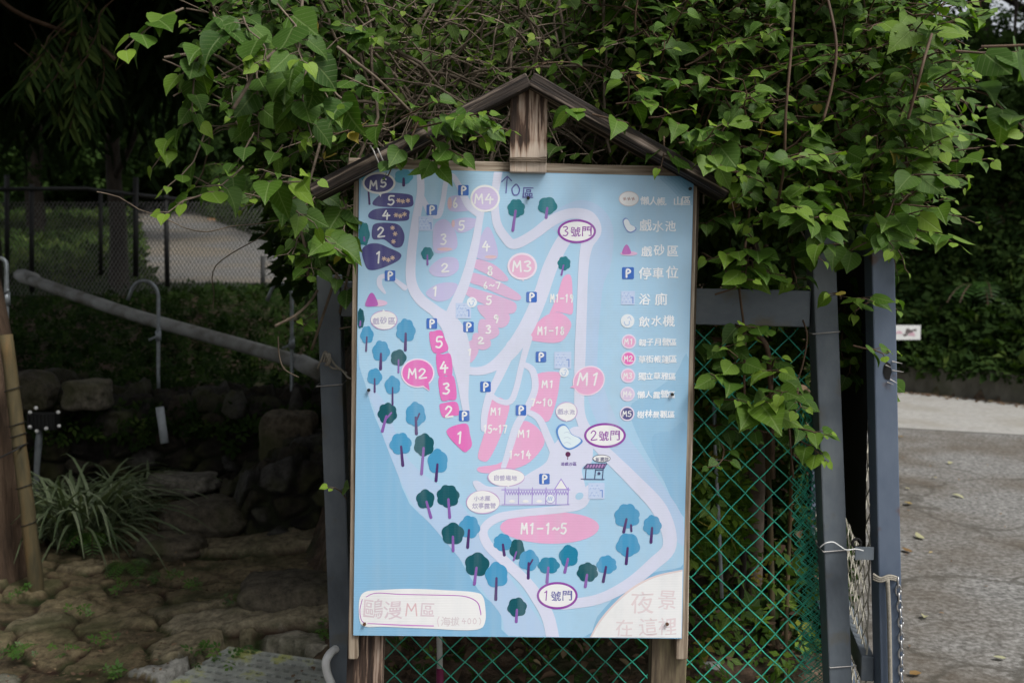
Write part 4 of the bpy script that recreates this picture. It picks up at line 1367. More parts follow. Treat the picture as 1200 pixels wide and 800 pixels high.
# torn dent on the stile
dm = MB()
q = P(1040, 436, LY - .034)
pts = [(-.010, .018), (-.003, .030), (.008, .022), (.012, .0), (.006, -.022), (-.006, -.018), (-.012, 0)]
dm.add([q + Vector((x, .0, z)) for x, z in pts], [tuple(range(7))])
dm.build('torn_hole', M['black'], leafg)
dm = MB()
for k, (x, z, ln) in enumerate([(.012, .03, .03), (.013, .005, .035), (.008, -.02, .02), (-.006, .02, .015), (.0, -.028, .018)]):
    dm.tube([q + Vector((x, -.001, z)), q + Vector((x + ln * .8, -.012, z + random.uniform(-.01, .006)))], [.0022, .0006], 4)
dm.build('torn_edge', M['wire'], leafg)
B0, B1 = P(1022, 600, LY + .02), P(955, 600, 4.2)
dv = Vector((B1.x - B0.x, B1.y - B0.y, 0))


def LP(t, z, d=0.0):
    n = Vector((-dv.y, dv.x, 0)).normalized()
    return Vector((B0.x, B0.y, 0)) + dv * t + Vector((0, 0, z)) + n * d


bar('stile', LP(1, .15), LP(1, 1.7), .05, .05, M['bluesteel'], leafg)
bar('rail', LP(.02, 1.60), LP(.98, 1.62), .05, .05, M['bluesteel'], leafg)
bar('rail', LP(.02, .2), LP(.98, .2), .05, .05, M['bluesteel'], leafg)
bar('brace', LP(.0, .385), LP(.98, .385), .075, .035, M['steel'], leafg, face=Vector((-.9, -.2, 0)))
sh = MB()
N_ = 12
vv, ff = [], []
for i in range(N_ + 1):
    t = i / N_
    zb = .715 + .008 * math.sin(t * 23)
    for j in range(5):
        z = zb + (1.58 - zb) * j / 4
        vv.append(LP(.02 + t * .96, z, .012 + .006 * math.sin(t * 19 + j)))
for i in range(N_):
    for j in range(4):
        a = i * 5 + j
        ff.append((a, a + 1, a + 6, a + 5))
nb_ = len(vv)
vv2 = [v + Vector((.003, 0, 0)) for v in vv]
sh.add(vv + vv2, ff + [tuple(i + nb_ for i in f[::-1]) for f in ff])
sh.build('shade_cloth', M['black'], leafg, smooth=True)
lm = MB()
for k in range(34):
    t0_ = k / 34
    pts = []
    for j in range(36):
        z = .16 + j * .042
        pts.append(LP(min(.99, t0_ + (.022 if j % 2 else .004)), z, -.004 * (1 if (j + k) % 2 else -1)))
    lm.tube(pts, .0026, 4)
lm.build('mesh', plain('tan_mesh_wire', (.34, .32, .26), rough=.6), leafg)
pl = MB()
pl.box((-.026, -.003, -.018), (.026, .003, .018))
pl.build('latch_plate', M['steel'], leafg, M=Matrix.Translation(P(1013, 648, LY - .02)))
rg = MB()
rg.tube([P(1004, 636, LY) + Vector((.012 * math.cos(a), 0, .012 * math.sin(a))) for a in np.linspace(0, 2 * math.pi, 17)], .004, 6)
rg.build('latch_ring', M['black'], leafg, smooth=True)
lk = MB()
lk.tube([Vector(q) for q in crom([P(961, 641, LY - .02), P(968, 636, LY - .03), P(977, 635, LY - .03), P(985, 640, LY - .03), P(992, 644, LY - .04), P(1003, 643, LY - .04), P(1012, 645, LY - .04)], 5)], .0018, 5)
tag(lk.build('tie_wire', M['white'], smooth=True), 'loose pale wire hooked between the grey post and the gate latch', 'wire')

# chain and rope on the stile
ch = MB()
cx0 = [(1034, 673, LY - .05), (1046, 672, LY - .05), (1051, 680, LY - .045)]
n_l = 17
for k in range(n_l):
    y = 682 + k * 9.3
    c = P(1052.5 + 3.5 * sstep(680, 740, y) , y, LY - .04)
    ax = Vector((1, 0, 0)) if k % 2 else Vector((.35, .94, 0))
    hh, ww = .0155, .0068
    ch.tube([c + ax * (ww * math.cos(a)) + Vector((0, 0, hh * math.sin(a))) for a in np.linspace(0, 2 * math.pi, 15)], .0026, 6)
tag(ch.build('chain', M['chain'], smooth=True), 'shiny steel chain hanging down the side of the open gate leaf', 'chain')
rm = MB()
for k in range(3):
    rm.tube([Vector(p) for p in crom([P(1023, 672 + k * 3, LY - .038), P(1032, 677 + k * 2, LY - .046), P(1042, 674 + k * 2, LY - .046), P(1051, 676 + k * 2, LY - .04)], 5)], .0035, 6)
rm.tube([Vector(p) for p in crom([P(1040, 677, LY - .045), P(1042, 720, LY - .045), P(1043, 770, LY - .045), P(1044, 830, LY - .045)], 5)], .006, 6)
tag(rm.build('rope', M['rope'], smooth=True), 'old brown rope wound round the gate leaf where the chain hangs', 'rope')

# ------------------------------------------------------------------ vines over the gate
ysm = Vector((0, -1, 0))
# right hand shrub
shrub = thing('leafy_vine', (1.1, 3.2, 0), 'big heart leaved vine heaped over the grey posts right of the timber gable', 'vine', 'vines over the gate')
V = Vine()
main = [(700, -60), (1090, -60), (1100, 60), (1085, 150), (1085, 215), (1065, 245), (1010, 255), (940, 245), (880, 262), (835, 240), (810, 180), (760, 140), (690, 90)]
for p in region(main, 640, 2.75, 3.6):
    V.shoot(p + Vector((0, 0, -.02)), (random.gauss(.1, .5), random.uniform(-.7, .1), random.gauss(.3, .4)), n=random.randint(4, 6), size=random.uniform(.034, .056), tint=.38, step=.045)
edge = [(1060, 20), (1085, 50), (1080, 140), (1075, 200), (1040, 235), (1000, 240), (950, 235), (900, 205), (870, 160), (1050, 110)]
for x, y in edge * 4:
    V.shoot(P(x + random.gauss(0, 20), y + random.gauss(0, 18), random.uniform(2.55, 2.75)), (random.gauss(.1, .5), -.5, random.gauss(.1, .35)), n=4, size=random.uniform(.045, .072), tint=.47, step=.036)
# outer sprig reaching right
V.shoot(P(1105, 105, 2.3), (1, -.25, .15), n=5, size=.085, tint=.4, step=.055)
V.shoot(P(1120, 60, 2.2), (1, -.3, -.02), n=4, size=.09, tint=.35, step=.06)
V.shoot(P(1150, 55, 2.05), (1, -.2, .1), n=3, size=.085, tint=.3, step=.05)
# lower sprigs between and round the posts
for x, y, n_, sz in [(912, 225, 5, .085), (915, 250, 5, .08), (880, 290, 4, .075), (985, 350, 3, .052), (1000, 352, 3, .056), (1026, 350, 2, .058), (1000, 405, 3, .045), (870, 310, 4, .07), (895, 300, 5, .07), (1040, 272, 5, .085), (1062, 268, 4, .08), (850, 318, 3, .05), (885, 322, 3, .055), (905, 330, 3, .05), (930, 318, 3, .045), (838, 345, 2, .045), (862, 380, 3, .05), (900, 395, 3, .05)]:
    V.shoot(P(x, y, random.uniform(2.66, 2.78)), (random.gauss(0, .4), -.3, random.gauss(0, .2)), n=n_, size=sz, tint=.5, step=.03)
for p in region([(985, 290), (1006, 290), (1006, 440), (990, 440)], 12, 2.95, 3.3):
    V.shoot(p, (random.gauss(0, .3), -.2, -.2), n=4, size=.055, tint=.3, step=.04)
# long reddish climbing stems
for pts in ([(907, 262, 2.7), (918, 200, 2.55), (921, 130, 2.5), (927, 60, 2.5), (933, -40, 2.5)], [(1064, 140, 2.42), (1075, 100, 2.4), (1083, 70, 2.4), (1092, 40, 2.45)], [(965, 140, 2.5), (975, 100, 2.5), (980, 50, 2.5), (968, -10, 2.55)], [(874, 500, 2.80), (872, 440, 2.78), (873, 395, 2.76), (866, 330, 2.72), (872, 300, 2.74), (880, 230, 2.9)], [(822, 296, 2.9), (850, 312, 2.75), (866, 320, 2.72)]):
    V.tb.tube([Vector(q) for q in crom([P(*a) for a in pts], 6)], .0036, 6)
V.build(shrub, M['vine'], M['stem'])
# its inner small leaves
pts = region([(690, -80), (1085, -80), (1080, 220), (1000, 270), (820, 260), (690, 110)], 6500, 2.95, 4.4)
leaves('inner_foliage', 'clump', pts, rdir(len(pts)) + np.array([0, -.3, -.5]), rdir(len(pts)) * .5 + np.array([0, -.4, .8]), rng.uniform(.06, .105, len(pts)), rng.normal(.42, .18, len(pts)), M['hedge'], shrub)

# lower vine on the netting, right of the board
lowv = thing('leafy_vine', (.75, 3.0, 0), 'loose heart leaved vine creeping up the green netting right of the board', 'vine', 'vines over the gate')
V = Vine()
for x, y, n_, sz, ti in [(878, 478, 3, .10, .6), (895, 470, 4, .062, .5), (862, 455, 4, .055, .4), (845, 440, 4, .06, .35), (905, 450, 4, .06, .5), (935, 515, 3, .05, .6), (920, 500, 3, .055, .45), (840, 400, 4, .06, .3), (835, 470, 4, .05, .4), (860, 420, 4, .055, .3), (905, 430, 3, .05, .35), (935, 455, 3, .05, .4), (828, 505, 4, .04, .25), (845, 520, 3, .04, .3)]:
    V.shoot(P(x, y, random.uniform(2.72, 2.84)), (random.gauss(.2, .5), -.5, random.gauss(.1, .3)), n=n_, size=sz, tint=ti, step=.035)
for p in region([(815, 385), (940, 390), (935, 470), (820, 520)], 16, 3.0, 3.4):
    V.shoot(p, (random.gauss(0, .6), -.5, random.gauss(0, .4)), n=5, size=.06, tint=.25, step=.04)
V.tb.tube([Vector(q) for q in crom([P(930, 560, 2.82), P(925, 480, 2.82), P(940, 430, 2.8), P(946, 395, 2.8), P(941, 375, 2.82)], 6)], .0028, 5)
V.tb.tube([Vector(q) for q in crom([P(800, 395, 3.1), P(850, 398, 3.0), P(893, 397, 2.85), P(903, 450, 2.9), P(906, 560, 3.0)], 6)], .008, 6)
V.build(lowv, M['vine'], M['stem'])
pts = region([(812, 480), (872, 490), (868, 640), (803, 650)], 420, 3.06, 3.6) + region([(800, 640), (950, 640), (940, 900), (800, 900)], 160, 3.2, 3.9) + region([(812, 385), (940, 390), (930, 480), (812, 480)], 500, 3.2, 3.9)
leaves('inner_foliage', 'clump', pts, rdir(len(pts)) + np.array([0, -.3, -.3]), rdir(len(pts)) * .5 + np.array([0, -.5, .8]), rng.uniform(.05, .10, len(pts)), rng.normal(.65, .2, len(pts)), M['vine'], lowv)

# left hand vine
lv = thing('leafy_vine', (-.85, 3.0, 0), 'bright heart leaved vine hanging over the grey post left of the map board', 'vine', 'vines over the gate')
V = Vine()
lm_ = [(235, -60), (460, -60), (440, 60), (400, 160), (420, 290), (400, 310), (365, 310), (345, 255), (300, 220), (262, 160), (270, 90), (240, 20)]
for p in region(lm_, 150, 2.8, 3.5):
    V.shoot(p, (random.gauss(0, .4), random.uniform(-.8, .1), random.gauss(.05, .35)), n=random.randint(4, 5), size=random.uniform(.034, .054), tint=.3, step=.038)
for x, y, Y, n_, sz, ti, d in [(215, 10, 2.35, 4, .075, .55, (-.4, -.4, -.3)), (250, 15, 2.4, 5, .08, .4, (.3, -.4, -.3)), (285, 20, 2.4, 5, .08, .4, (.2, -.5, -.4)), (325, 5, 2.35, 5, .085, .45, (.6, -.4, -.4)), (345, 50, 2.3, 4, .09, .35, (.5, -.3, -.4)), (385, 100, 2.35, 3, .085, .2, (.5, -.3, -.5)),
                               (330, 60, 2.45, 5, .08, .3, (.1, -.3, -.6)), (360, 75, 2.4, 4, .085, .35, (.1, -.3, -.5)), (265, 30, 2.5, 5, .075, .35, (-.3, -.3, -.3)), (225, 140, 2.55, 4, .06, .5, (-.4, -.3, -.4)), (240, 155, 2.5, 4, .06, .45, (-.2, -.3, -.5)), (262, 225, 2.45, 4, .065, .55, (-.5, -.3, .0)), (305, 215, 2.4, 4, .075, .6, (.3, -.3, .1)),
                               (315, 225, 2.45, 3, .07, .45, (.2, -.3, -.2)), (370, 270, 2.6, 4, .07, .4, (.3, -.3, -.3)), (285, 195, 2.6, 3, .06, .4, (-.3, -.3, -.2)), (400, 230, 2.75, 5, .06, .3, (.1, -.3, -.3)), (385, 310, 2.8, 4, .055, .4, (.3, -.2, -.3)),
                               (412, 575, 2.78, 2, .04, .6, (.2, -.3, .3)), (406, 584, 2.78, 2, .04, .5, (-.2, -.3, .3)), (370, 388, 2.85, 2, .05, .35, (-.2, -.3, .2)), (398, 385, 2.86, 2, .05, .35, (.3, -.3, .1)), (240, 60, 2.5, 5, .07, .3, (-.2, -.2, -.5)), (300, 70, 2.5, 5, .075, .3, (.1, -.2, -.5))]:
    V.shoot(P(x, y, Y), d, n=n_, size=sz, tint=ti, step=.04)
for pts in ([(273, 128, 2.3), (290, 100, 2.3), (300, 80, 2.32), (340, 44, 2.4), (352, 20, 2.45), (356, -30, 2.5)], [(395, 55, 2.5), (420, 75, 2.5), (445, 95, 2.6), (480, 130, 2.7)], [(362, 330, 2.85), (356, 285, 2.75), (350, 255, 2.75), (362, 215, 2.8), (380, 150, 2.9)], [(322, 382, 2.75), (345, 370, 2.75), (362, 355, 2.78), (372, 340, 2.8)], [(395, 380, 2.95), (404, 340, 2.9), (410, 310, 2.9)], [(365, 410, 2.9), (385, 350, 2.85), (395, 320, 2.9)]):
    V.tb.tube([Vector(q) for q in crom([P(*a) for a in pts], 6)], .0042, 6)
V.tb.tube([Vector(q) for q in crom([P(326, 394, 2.8), P(327, 415, 2.8), P(333, 432, 2.8), P(350, 442, 2.8)], 6)], .0022, 5)
V.build(lv, M['vine'], M['twig'])
pts = region([(265, -80), (440, -80), (420, 200), (420, 320), (370, 320), (310, 230), (275, 100)], 2200, 3.2, 4.3)
leaves('inner_foliage', 'clump', pts, rdir(len(pts)) + np.array([0, -.3, -.5]), rdir(len(pts)) * .5 + np.array([0, -.4, .8]), rng.uniform(.05, .095, len(pts)), rng.normal(.33, .16, len(pts)), M['hedge'], lv)

# small vine lying on the gable boards
rv = thing('leafy_vine', (-.2, 2.66, 0), 'small light green vine sprig trailing over the left roof board of the sign', 'vine', 'vines over the gate')
V = Vine(True)
for x, y in ((470, 138), (490, 142), (510, 136), (530, 140), (545, 150), (515, 152), (480, 150), (540, 135), (500, 160), (455, 145)):
    V.shoot(P(x, y, random.uniform(2.56, 2.64)), (random.gauss(0, .7), -.3, random.gauss(-.1, .3)), n=4, size=.055, tint=.42, step=.032)
V.build(rv, M['vine'], M['stem'])
rv = thing('leafy_vine', (.25, 2.66, 0), 'few light green vine leaves resting on the right roof board of the sign', 'vine', 'vines over the gate')
V = Vine(True)
for x, y in ((684, 128), (694, 134), (722, 122), (735, 128), (778, 160), (796, 168), (812, 180), (782, 140), (830, 190), (846, 200), (760, 138)):
    V.shoot(P(x, y, random.uniform(2.62, 2.68)), (random.gauss(.2, .6), -.2, random.gauss(.15, .25)), n=3, size=.058, tint=.42, step=.032)
V.build(rv, M['vine'], M['stem'])

# tangle of dead stems and small leaves behind the gable
th = thing('vine_thicket', (0, 3.8, .3), 'tangle of bare brown stems and small leaves rising behind the timber gable', 'thicket')
tb = MB()
for k in range(260):
    p = P(random.uniform(380, 800), random.uniform(120, 260), random.uniform(2.95, 3.9))
    d = Vector((random.gauss(0, .6), random.gauss(0, .25), random.uniform(.2, 1.2))).normalized()
    pts = [p]
    for i in range(random.randint(7, 15)):
        d = (d + Vector((random.gauss(0, .3), random.gauss(0, .2), random.gauss(-.03, .22)))).normalized()
        p = p + d * .075
        p.y = max(p.y, 2.95)
        pts.append(p)
    r = random.choice((.0016, .002, .0026, .0035, .005))
    tb.tube([Vector(q) for q in crom(pts, 2)], r, 5, cap=False)
for k in range(70):
    p = P(random.uniform(400, 760), random.uniform(0, 190), random.uniform(3.1, 3.5))
    d = Vector((random.gauss(0, 1), random.gauss(.1, .1), random.gauss(0, .5))).normalized()
    pts = [p]
    for i in range(random.randint(4, 9)):
        d = (d + Vector((random.gauss(0, .35), random.gauss(0, .08), random.gauss(0, .35)))).normalized()
        p = p + d * .06
        p.y = max(p.y, 2.95)
        pts.append(p)
    tb.tube([Vector(q) for q in crom(pts, 2)], random.choice((.0012, .0018, .0025)), 4, cap=False)
tb.build('stems', M['twig'], th, smooth=True)
V = Vine()
for p in region([(400, -50), (760, -50), (760, 190), (400, 190)], 140, 2.85, 3.6):
    V.shoot(p, (random.gauss(0, .6), random.uniform(-.8, 0), random.gauss(.2, .4)), n=5, size=random.uniform(.032, .052), tint=.4, step=.04)
V.build(th, M['shrub'], M['twig'], lname='vine_leaves', sname='vine_shoots')
pts = region([(360, -120), (830, -120), (830, 260), (360, 260)], 4200, 3.3, 4.6)
leaves('foliage', 'clump', pts, rdir(len(pts)) + np.array([0, -.3, -.5]), rdir(len(pts)) * .5 + np.array([0, -.4, .8]), rng.uniform(.05, .09, len(pts)), rng.normal(.38, .18, len(pts)), M['hedge'], th)
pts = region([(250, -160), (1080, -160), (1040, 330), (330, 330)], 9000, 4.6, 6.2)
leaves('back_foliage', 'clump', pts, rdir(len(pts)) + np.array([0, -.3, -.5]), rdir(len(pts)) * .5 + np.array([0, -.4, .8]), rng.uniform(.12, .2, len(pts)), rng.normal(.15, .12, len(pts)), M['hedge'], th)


# ------------------------------------------------------------------ trees
def tree(name, base, h, r, crowns, n, size, mat, label, cat='tree', group='trees round the gate', kind='clump', lean=(0, 0), down=.4, barkm='bark', limbs=6, seed=1, tint=.22):
    rr = random.Random(seed)
    t = thing(name, base, label, cat, group)
    tb_ = MB()
    b = Vector(base) - Vector((0, 0, .1))
    pts, rs = [], []
    for i in range(11):
        k = i / 10
        pts.append(b + Vector((lean[0] * k * k + .06 * rr.uniform(-1, 1), lean[1] * k * k + .06 * rr.uniform(-1, 1), (h + .1) * k)))
        rs.append(r * (1.25 if i == 0 else 1) * (1 - .75 * k))
    tb_.tube([Vector(q) for q in crom(pts, 3)], list(np.interp(np.linspace(0, 10, 31), range(11), rs)), 12)
    for k in range(limbs):
        c, rad = crowns[k % len(crowns)]
        i = rr.randint(3, 8)
        e = Vector(c) + Vector([rr.uniform(-.6, .6) * q for q in rad])
        m_ = (pts[i] + e) / 2 + Vector((rr.uniform(-.2, .2), rr.uniform(-.2, .2), rr.uniform(0, .4)))
        L_ = [Vector(q) for q in crom([pts[i], m_, e], 6)]
        tb_.tube(L_, [rs[i] * .5 * (1 - .8 * j / (len(L_) - 1)) for j in range(len(L_))], 7)
    tb_.build('trunk', M[barkm], t, smooth=True)
    vol = [a[0] * a[1] * a[2] for _, a in crowns]
    P_, I_ = [], []
    for (c, a), v in zip(crowns, vol):
        m_ = int(n * v / sum(vol))
        # clumps: branch ends inside the crown volume, leaves round each end
        nc = max(6, m_ // 26)
        ends = rdir(nc) * (rng.random((nc, 1)) ** .45) * np.array(a) + np.array(c)
        idx = rng.integers(0, nc, m_)
        P_.append(ends[idx] + rng.normal(size=(m_, 3)) * np.array(a).mean() * .11)
        I_.append(rng.normal(0, .09, nc)[idx])
    P_ = np.concatenate(P_)
    I_ = np.concatenate(I_)
    m_ = len(P_)
    leaves('crown', kind, P_, rdir(m_) + np.array([0, 0, -down]), rdir(m_) * .6 + np.array([0, -.2, .8]), rng.uniform(.7, 1.2, m_) * size, tint + I_ + rng.normal(0, .1, m_), M[mat], t)
    return t


# left side, in front of the upper road and beyond it
gz = lambda x, y: terrain(x, y)
def at(px, Y): return (P(px, 300, Y).x, Y, gz(P(px, 300, Y).x, Y))

b = at(140, 12.6)
tree('broadleaf_tree', b, 5.0, .12, [((b[0] - .6, 12.2, 4.6), (2.6, 1.8, 1.5)), ((b[0] + 1.2, 11.5, 4.3), (1.6, 1.4, 1.1))], 5200, .16, 'tree', 'dark tree with a forked trunk standing against the black fence on the bank', seed=3, limbs=8)
b = at(-35, 9.0)
tree('conifer_tree', b, 7.0, .22, [((b[0] + .6, 8.6, 4.4), (2.4, 2.0, 1.7)), ((b[0] + 1.2, 7.2, 3.75), (1.5, 1.2, .8)), ((b[0] + .2, 7.0, 5.6), (2.4, 2.2, 1.4))], 16000, .34, 'conifer', 'dark drooping conifer spreading over the fenced bank', kind='spray', down=1.1, seed=5, limbs=10)
b = at(45, 21)
tree('broadleaf_tree', b, 7.5, .2, [((b[0] + .5, 21, 6.0), (4.5, 2.5, 2.8)), ((b[0] - 3, 20, 5.4), (3, 2, 2.5))], 6000, .30, 'tree', 'far dark tree behind the fence left of the upper road', seed=9)
b = at(255, 34)
tree('broadleaf_tree', b, 9.5, .3, [((b[0], 34, 8.4), (5.0, 3, 3.6)), ((b[0] + 4, 33, 7), (4, 2.5, 3.2)), ((b[0] + 4.5, 32, 5.2), (3, 2, 1.6))], 7000, .42, 'tree', 'far tree hanging over the end of the upper road', seed=11)
b = at(120, 46)
tree('broadleaf_tree', b, 10, .3, [((b[0], 46, 10), (7, 3, 5)), ((b[0] - 7, 44, 8), (6, 3, 5.5)), ((b[0] + 8, 46, 9), (6, 3, 5.5))], 9000, .55, 'tree', 'farthest tree closing the view above the upper road', seed=13)
b = at(-60, 32)
tree('broadleaf_tree', b, 9, .3, [((b[0], 32, 6.5), (6, 3, 5.0)), ((b[0] + 5, 33, 8), (4, 3, 3.5))], 7000, .45, 'tree', 'far dark tree at the back of the fenced bank', seed=15)
b = (-4.4, 4.9, 0)
tree('conifer_tree', b, 7.5, .25, [((-3.6, 5.2, 5.2), (2.6, 2.4, 1.6)), ((-1.6, 5.4, 4.9), (2.0, 2.2, 1.2)), ((-3.6, 2.2, 4.4), (2.4, 1.8, 1.2)), ((-2.6, 7.8, 5.0), (2.6, 2.0, 1.4)), ((-.4, 5.0, 4.6), (1.6, 1.3, 1.0)), ((-5.6, 3.5, 3.6), (1.5, 2.6, 2.0)), ((-4.2, .3, 3.6), (2.2, 2.2, 1.6))], 30000, .40, 'conifer', 'large conifer roofing over the stone paving, crown widened out of view for shade', kind='spray', down=.9, seed=17, limbs=12)  # unseen crown lobes added to keep sky and sun off the left side
# hanging conifer spray in view, part of the nearest conifer bough
bs = thing('conifer_bough', P(90, 40, 5.2), 'drooping conifer bough with fresh green tips hanging against the dark trees', 'bough')
pos, tip = [], []
tb = MB()
for k in range(26):
    a = P(random.uniform(40, 135), random.uniform(-20, 90), random.uniform(5.0, 5.6))
    e = a + Vector((random.uniform(-.12, .12), random.uniform(-.1, .1), -random.uniform(.15, .32)))
    pl_ = [Vector(q) for q in crom([a + Vector((random.uniform(-.15, .15), 0, .1)), a, (a + e) / 2 + Vector((.02, 0, 0)), e], 4)]
    tb.tube(pl_, .004, 4, cap=False)
    for q in pl_[3:]:
        for s_ in (-1, 1):
            pos.append(tuple(q)); tip.append((s_ * random.uniform(.2, .8), random.gauss(-.2, .3), -random.uniform(.5, 1.2)))
tb.tube([Vector(q) for q in crom([P(-60, -90, 5.4), P(0, 0, 5.3), P(70, 35, 5.3), P(105, 45, 5.3), P(135, 70, 5.3)], 6)], .012, 6)
tb.build('twigs', M['stem'], bs)
leaves('needles', 'spray', pos, tip, rdir(len(pos)) * .5 + np.array([0, -.8, .5]), rng.uniform(.09, .16, len(pos)), rng.normal(.6, .2, len(pos)), M['conifer'], bs)

# right hand slope above the road
b = (6.6, 14.4, terrain(6.6, 14.4))
tree('broadleaf_tree', b, 5.5, .2, [((6.2, 13.6, 3.4), (1.9, .9, 1.5)), ((8.6, 14, 4.2), (2.0, 1.2, 1.6)), ((6.6, 12.0, 4.2), (1.4, .9, 1.0)), ((4.6, 14.6, 4.2), (1.8, 1.0, 1.6))], 6500, .2, 'tree', 'dense dark tree on the slope above the low concrete wall', seed=21, tint=.3)
b = (3.9, 16, terrain(3.9, 16))
tree('broadleaf_tree', b, 5, .2, [((3.2, 15, 3.2), (2.0, 1.0, 1.8)), ((2.4, 16, 4.9), (2.4, 1.2, 1.3)), ((6.5, 16.5, 4.7), (2.4, 1.2, 1.1)), ((8.4, 16.8, 4.6), (2.0, 1.2, 1.1)), ((4.0, 12.9, 6.8), (3, 2.2, 1.1))], 9000, .22, 'tree', 'leafy tree on the slope showing beside the gate leaf', seed=23, tint=.3)  # last crown lobe hangs above the view, added to shade the slope
b = (10.5, 16, terrain(10.5, 16))
tree('broadleaf_tree', b, 6, .22, [((9.5, 15, 4.6), (2.2, 1.2, 2.2)), ((11.5, 16, 5), (3, 1.2, 2.6)), ((9, 14, 2.4), (1.6, .8, 1.2)), ((8.5, 12.6, 7.2), (4, 2.6, 1.2))], 9500, .22, 'tree', 'dark tree at the far right end of the roadside slope', seed=25, tint=.25)  # last lobe is unseen too, put overhead to darken the slope below
# hillside cover
n_ = 24000
X_ = rng.uniform(1.5, 9.5, n_)
Y_ = np.array([wall_y(x) for x in X_]) + .12 + 8 * rng.random(n_) ** 1.5
Z_ = np.maximum(.33, np.array([terrain(x, y) for x, y in zip(X_, Y_)])) + np.abs(rng.uniform(-.02, .5, n_)) ** 1.5 * np.clip((Y_ - np.array([wall_y(x) for x in X_])) * 1.2, .12, 1)
o = leaves('hillside_undergrowth', 'clump', np.stack([X_, Y_, Z_], -1), rdir(n_) + np.array([0, -.5, -.3]), rdir(n_) * .5 + np.array([0, -.5, .8]), rng.uniform(.14, .28, n_), rng.normal(.28, .2, n_), M['tree'])
tag(o, 'mixed dark green undergrowth covering the slope above the road', 'undergrowth', kind='stuff')
n_ = 7000
X_, Y_ = rng.uniform(-26, -4.5, n_), rng.uniform(36, 50, n_)
Z_ = np.array([terrain(x, y) for x, y in zip(X_, Y_)]) + rng.random(n_) * 5.5
o = leaves('far_thicket', 'clump', np.stack([X_, Y_, Z_], -1), rdir(n_) + np.array([0, -.5, -.3]), rdir(n_) * .5 + np.array([0, -.5, .8]), rng.uniform(.6, 1.0, n_), rng.normal(.3, .17, n_), M['tree'])
tag(o, 'far dark green thicket closing the view beyond the upper road', 'thicket', kind='stuff')
n_ = 9000
Y_ = rng.uniform(13.4, 30, n_)
X_ = -.385 * Y_ + .2 - rng.random(n_) ** 1.3 * 7
Z_ = np.array([terrain(x, y) for x, y in zip(X_, Y_)]) + rng.random(n_) ** 2 * .35 - .02
o = leaves('verge_grass', 'clump', np.stack([X_, Y_, Z_], -1), rdir(n_) + np.array([0, -.2, .8]), rdir(n_) * .5 + np.array([0, -.6, .6]), rng.uniform(.15, .34, n_), rng.normal(.5, .2, n_), M['tree'])
tag(o, 'rough green grass and weeds on the verge left of the upper road', 'grass', kind='stuff')
n_ = 5000
Y_ = rng.uniform(17, 44, n_)
X_ = -.17 * Y_ - .3 - np.maximum(0, (Y_ - 16.6) / 30 * 8.0) + rng.random(n_) ** 1.3 * 5 + .1
Z_ = np.array([terrain(x, y) for x, y in zip(X_, Y_)]) + rng.random(n_) ** 1.5 * 1.6
o = leaves('roadside_brush', 'clump', np.stack([X_, Y_, Z_], -1), rdir(n_) + np.array([0, -.2, .5]), rdir(n_) * .5 + np.array([0, -.6, .6]), rng.uniform(.2, .45, n_), rng.normal(.4, .2, n_), M['tree'])
tag(o, 'dark brush crowding the right side of the upper road', 'brush', kind='stuff')
# bank cover on the left and behind the netting
n_ = 9000
X_, Y_ = rng.uniform(-6.5, -1.0, n_), 6.75 + 7.2 * rng.random(n_) ** 1.2
Z_ = np.array([terrain(x, y) for x, y in zip(X_, Y_)]) + rng.random(n_) ** 2 * .14 * np.clip((14.2 - Y_) / 3, .2, 1)
o = leaves('bank_undergrowth', 'clump', np.stack([X_, Y_, Z_], -1), rdir(n_) + np.array([0, -.3, .5]), rdir(n_) * .5 + np.array([0, -.4, .8]), rng.uniform(.06, .14, n_), rng.normal(.2, .18, n_), M['tree'])
tag(o, 'low dark weeds covering the bank below the black fence', 'undergrowth', kind='stuff')
n_ = 5200
X_, Y_ = rng.uniform(-.5, 1.5, n_), rng.uniform(3.6, 6.5, n_)
ok = X_ / Y_ < .31
X_, Y_ = X_[ok], Y_[ok]
n_ = len(X_)
Z_ = np.array([terrain(x, y) for x, y in zip(X_, Y_)]) + rng.random(n_) ** 3 * .25
o = leaves('weeds', 'clump', np.stack([X_, Y_, Z_], -1)[::3], rdir(n_)[::3] + np.array([0, -.3, .4]), rdir(n_)[::3] * .5 + np.array([0, -.4, .8]), rng.uniform(.04, .10, n_)[::3], rng.normal(.35, .2, n_)[::3], M['shrub'])
tag(o, 'small green weeds sprouting on the littered bank behind the netting', 'weeds', kind='stuff')
o = leaves('leaf_litter', 'ovate', np.stack([X_, Y_, Z_ * 1.0 + .012], -1), rdir(n_) * np.array([1, 1, .25]), rdir(n_) * .4 + np.array([0, 0, 1]), rng.uniform(.03, .07, n_), rng.beta(1.2, 3.5, n_), M['litter'])
tag(o, 'brown dead leaves strewn over the bank behind the netting', 'leaf litter', kind='stuff')
n_ = 2600
X_, Y_ = rng.uniform(-3.2, -.4, n_), rng.uniform(3.3, 5.6, n_)
cl = np.array([noise.noise(Vector((x * 1.6, y * 1.6, 5))) for x, y in zip(X_, Y_)])
ok = cl > .02
o = leaves('paving_litter', 'ovate', np.stack([X_, Y_, np.full(n_, .045)], -1)[ok], (rdir(n_) * np.array([1, 1, .2]))[ok], (rdir(n_) * .3 + np.array([0, 0, 1]))[ok], rng.uniform(.008, .026, n_)[ok], rng.beta(1.2, 5, n_)[ok], M['litter'])
tag(o, 'brown needles and bits of dead leaf lying between the paving stones', 'leaf litter', kind='stuff')
n_ = 1500
X_ = rng.uniform(-4.2, -.9, n_)
Z_ = .62 - np.abs(rng.normal(0, .10, n_))
Y_ = 6.42 + .3 * rng.random(n_) - .12 * (Z_ < .55)
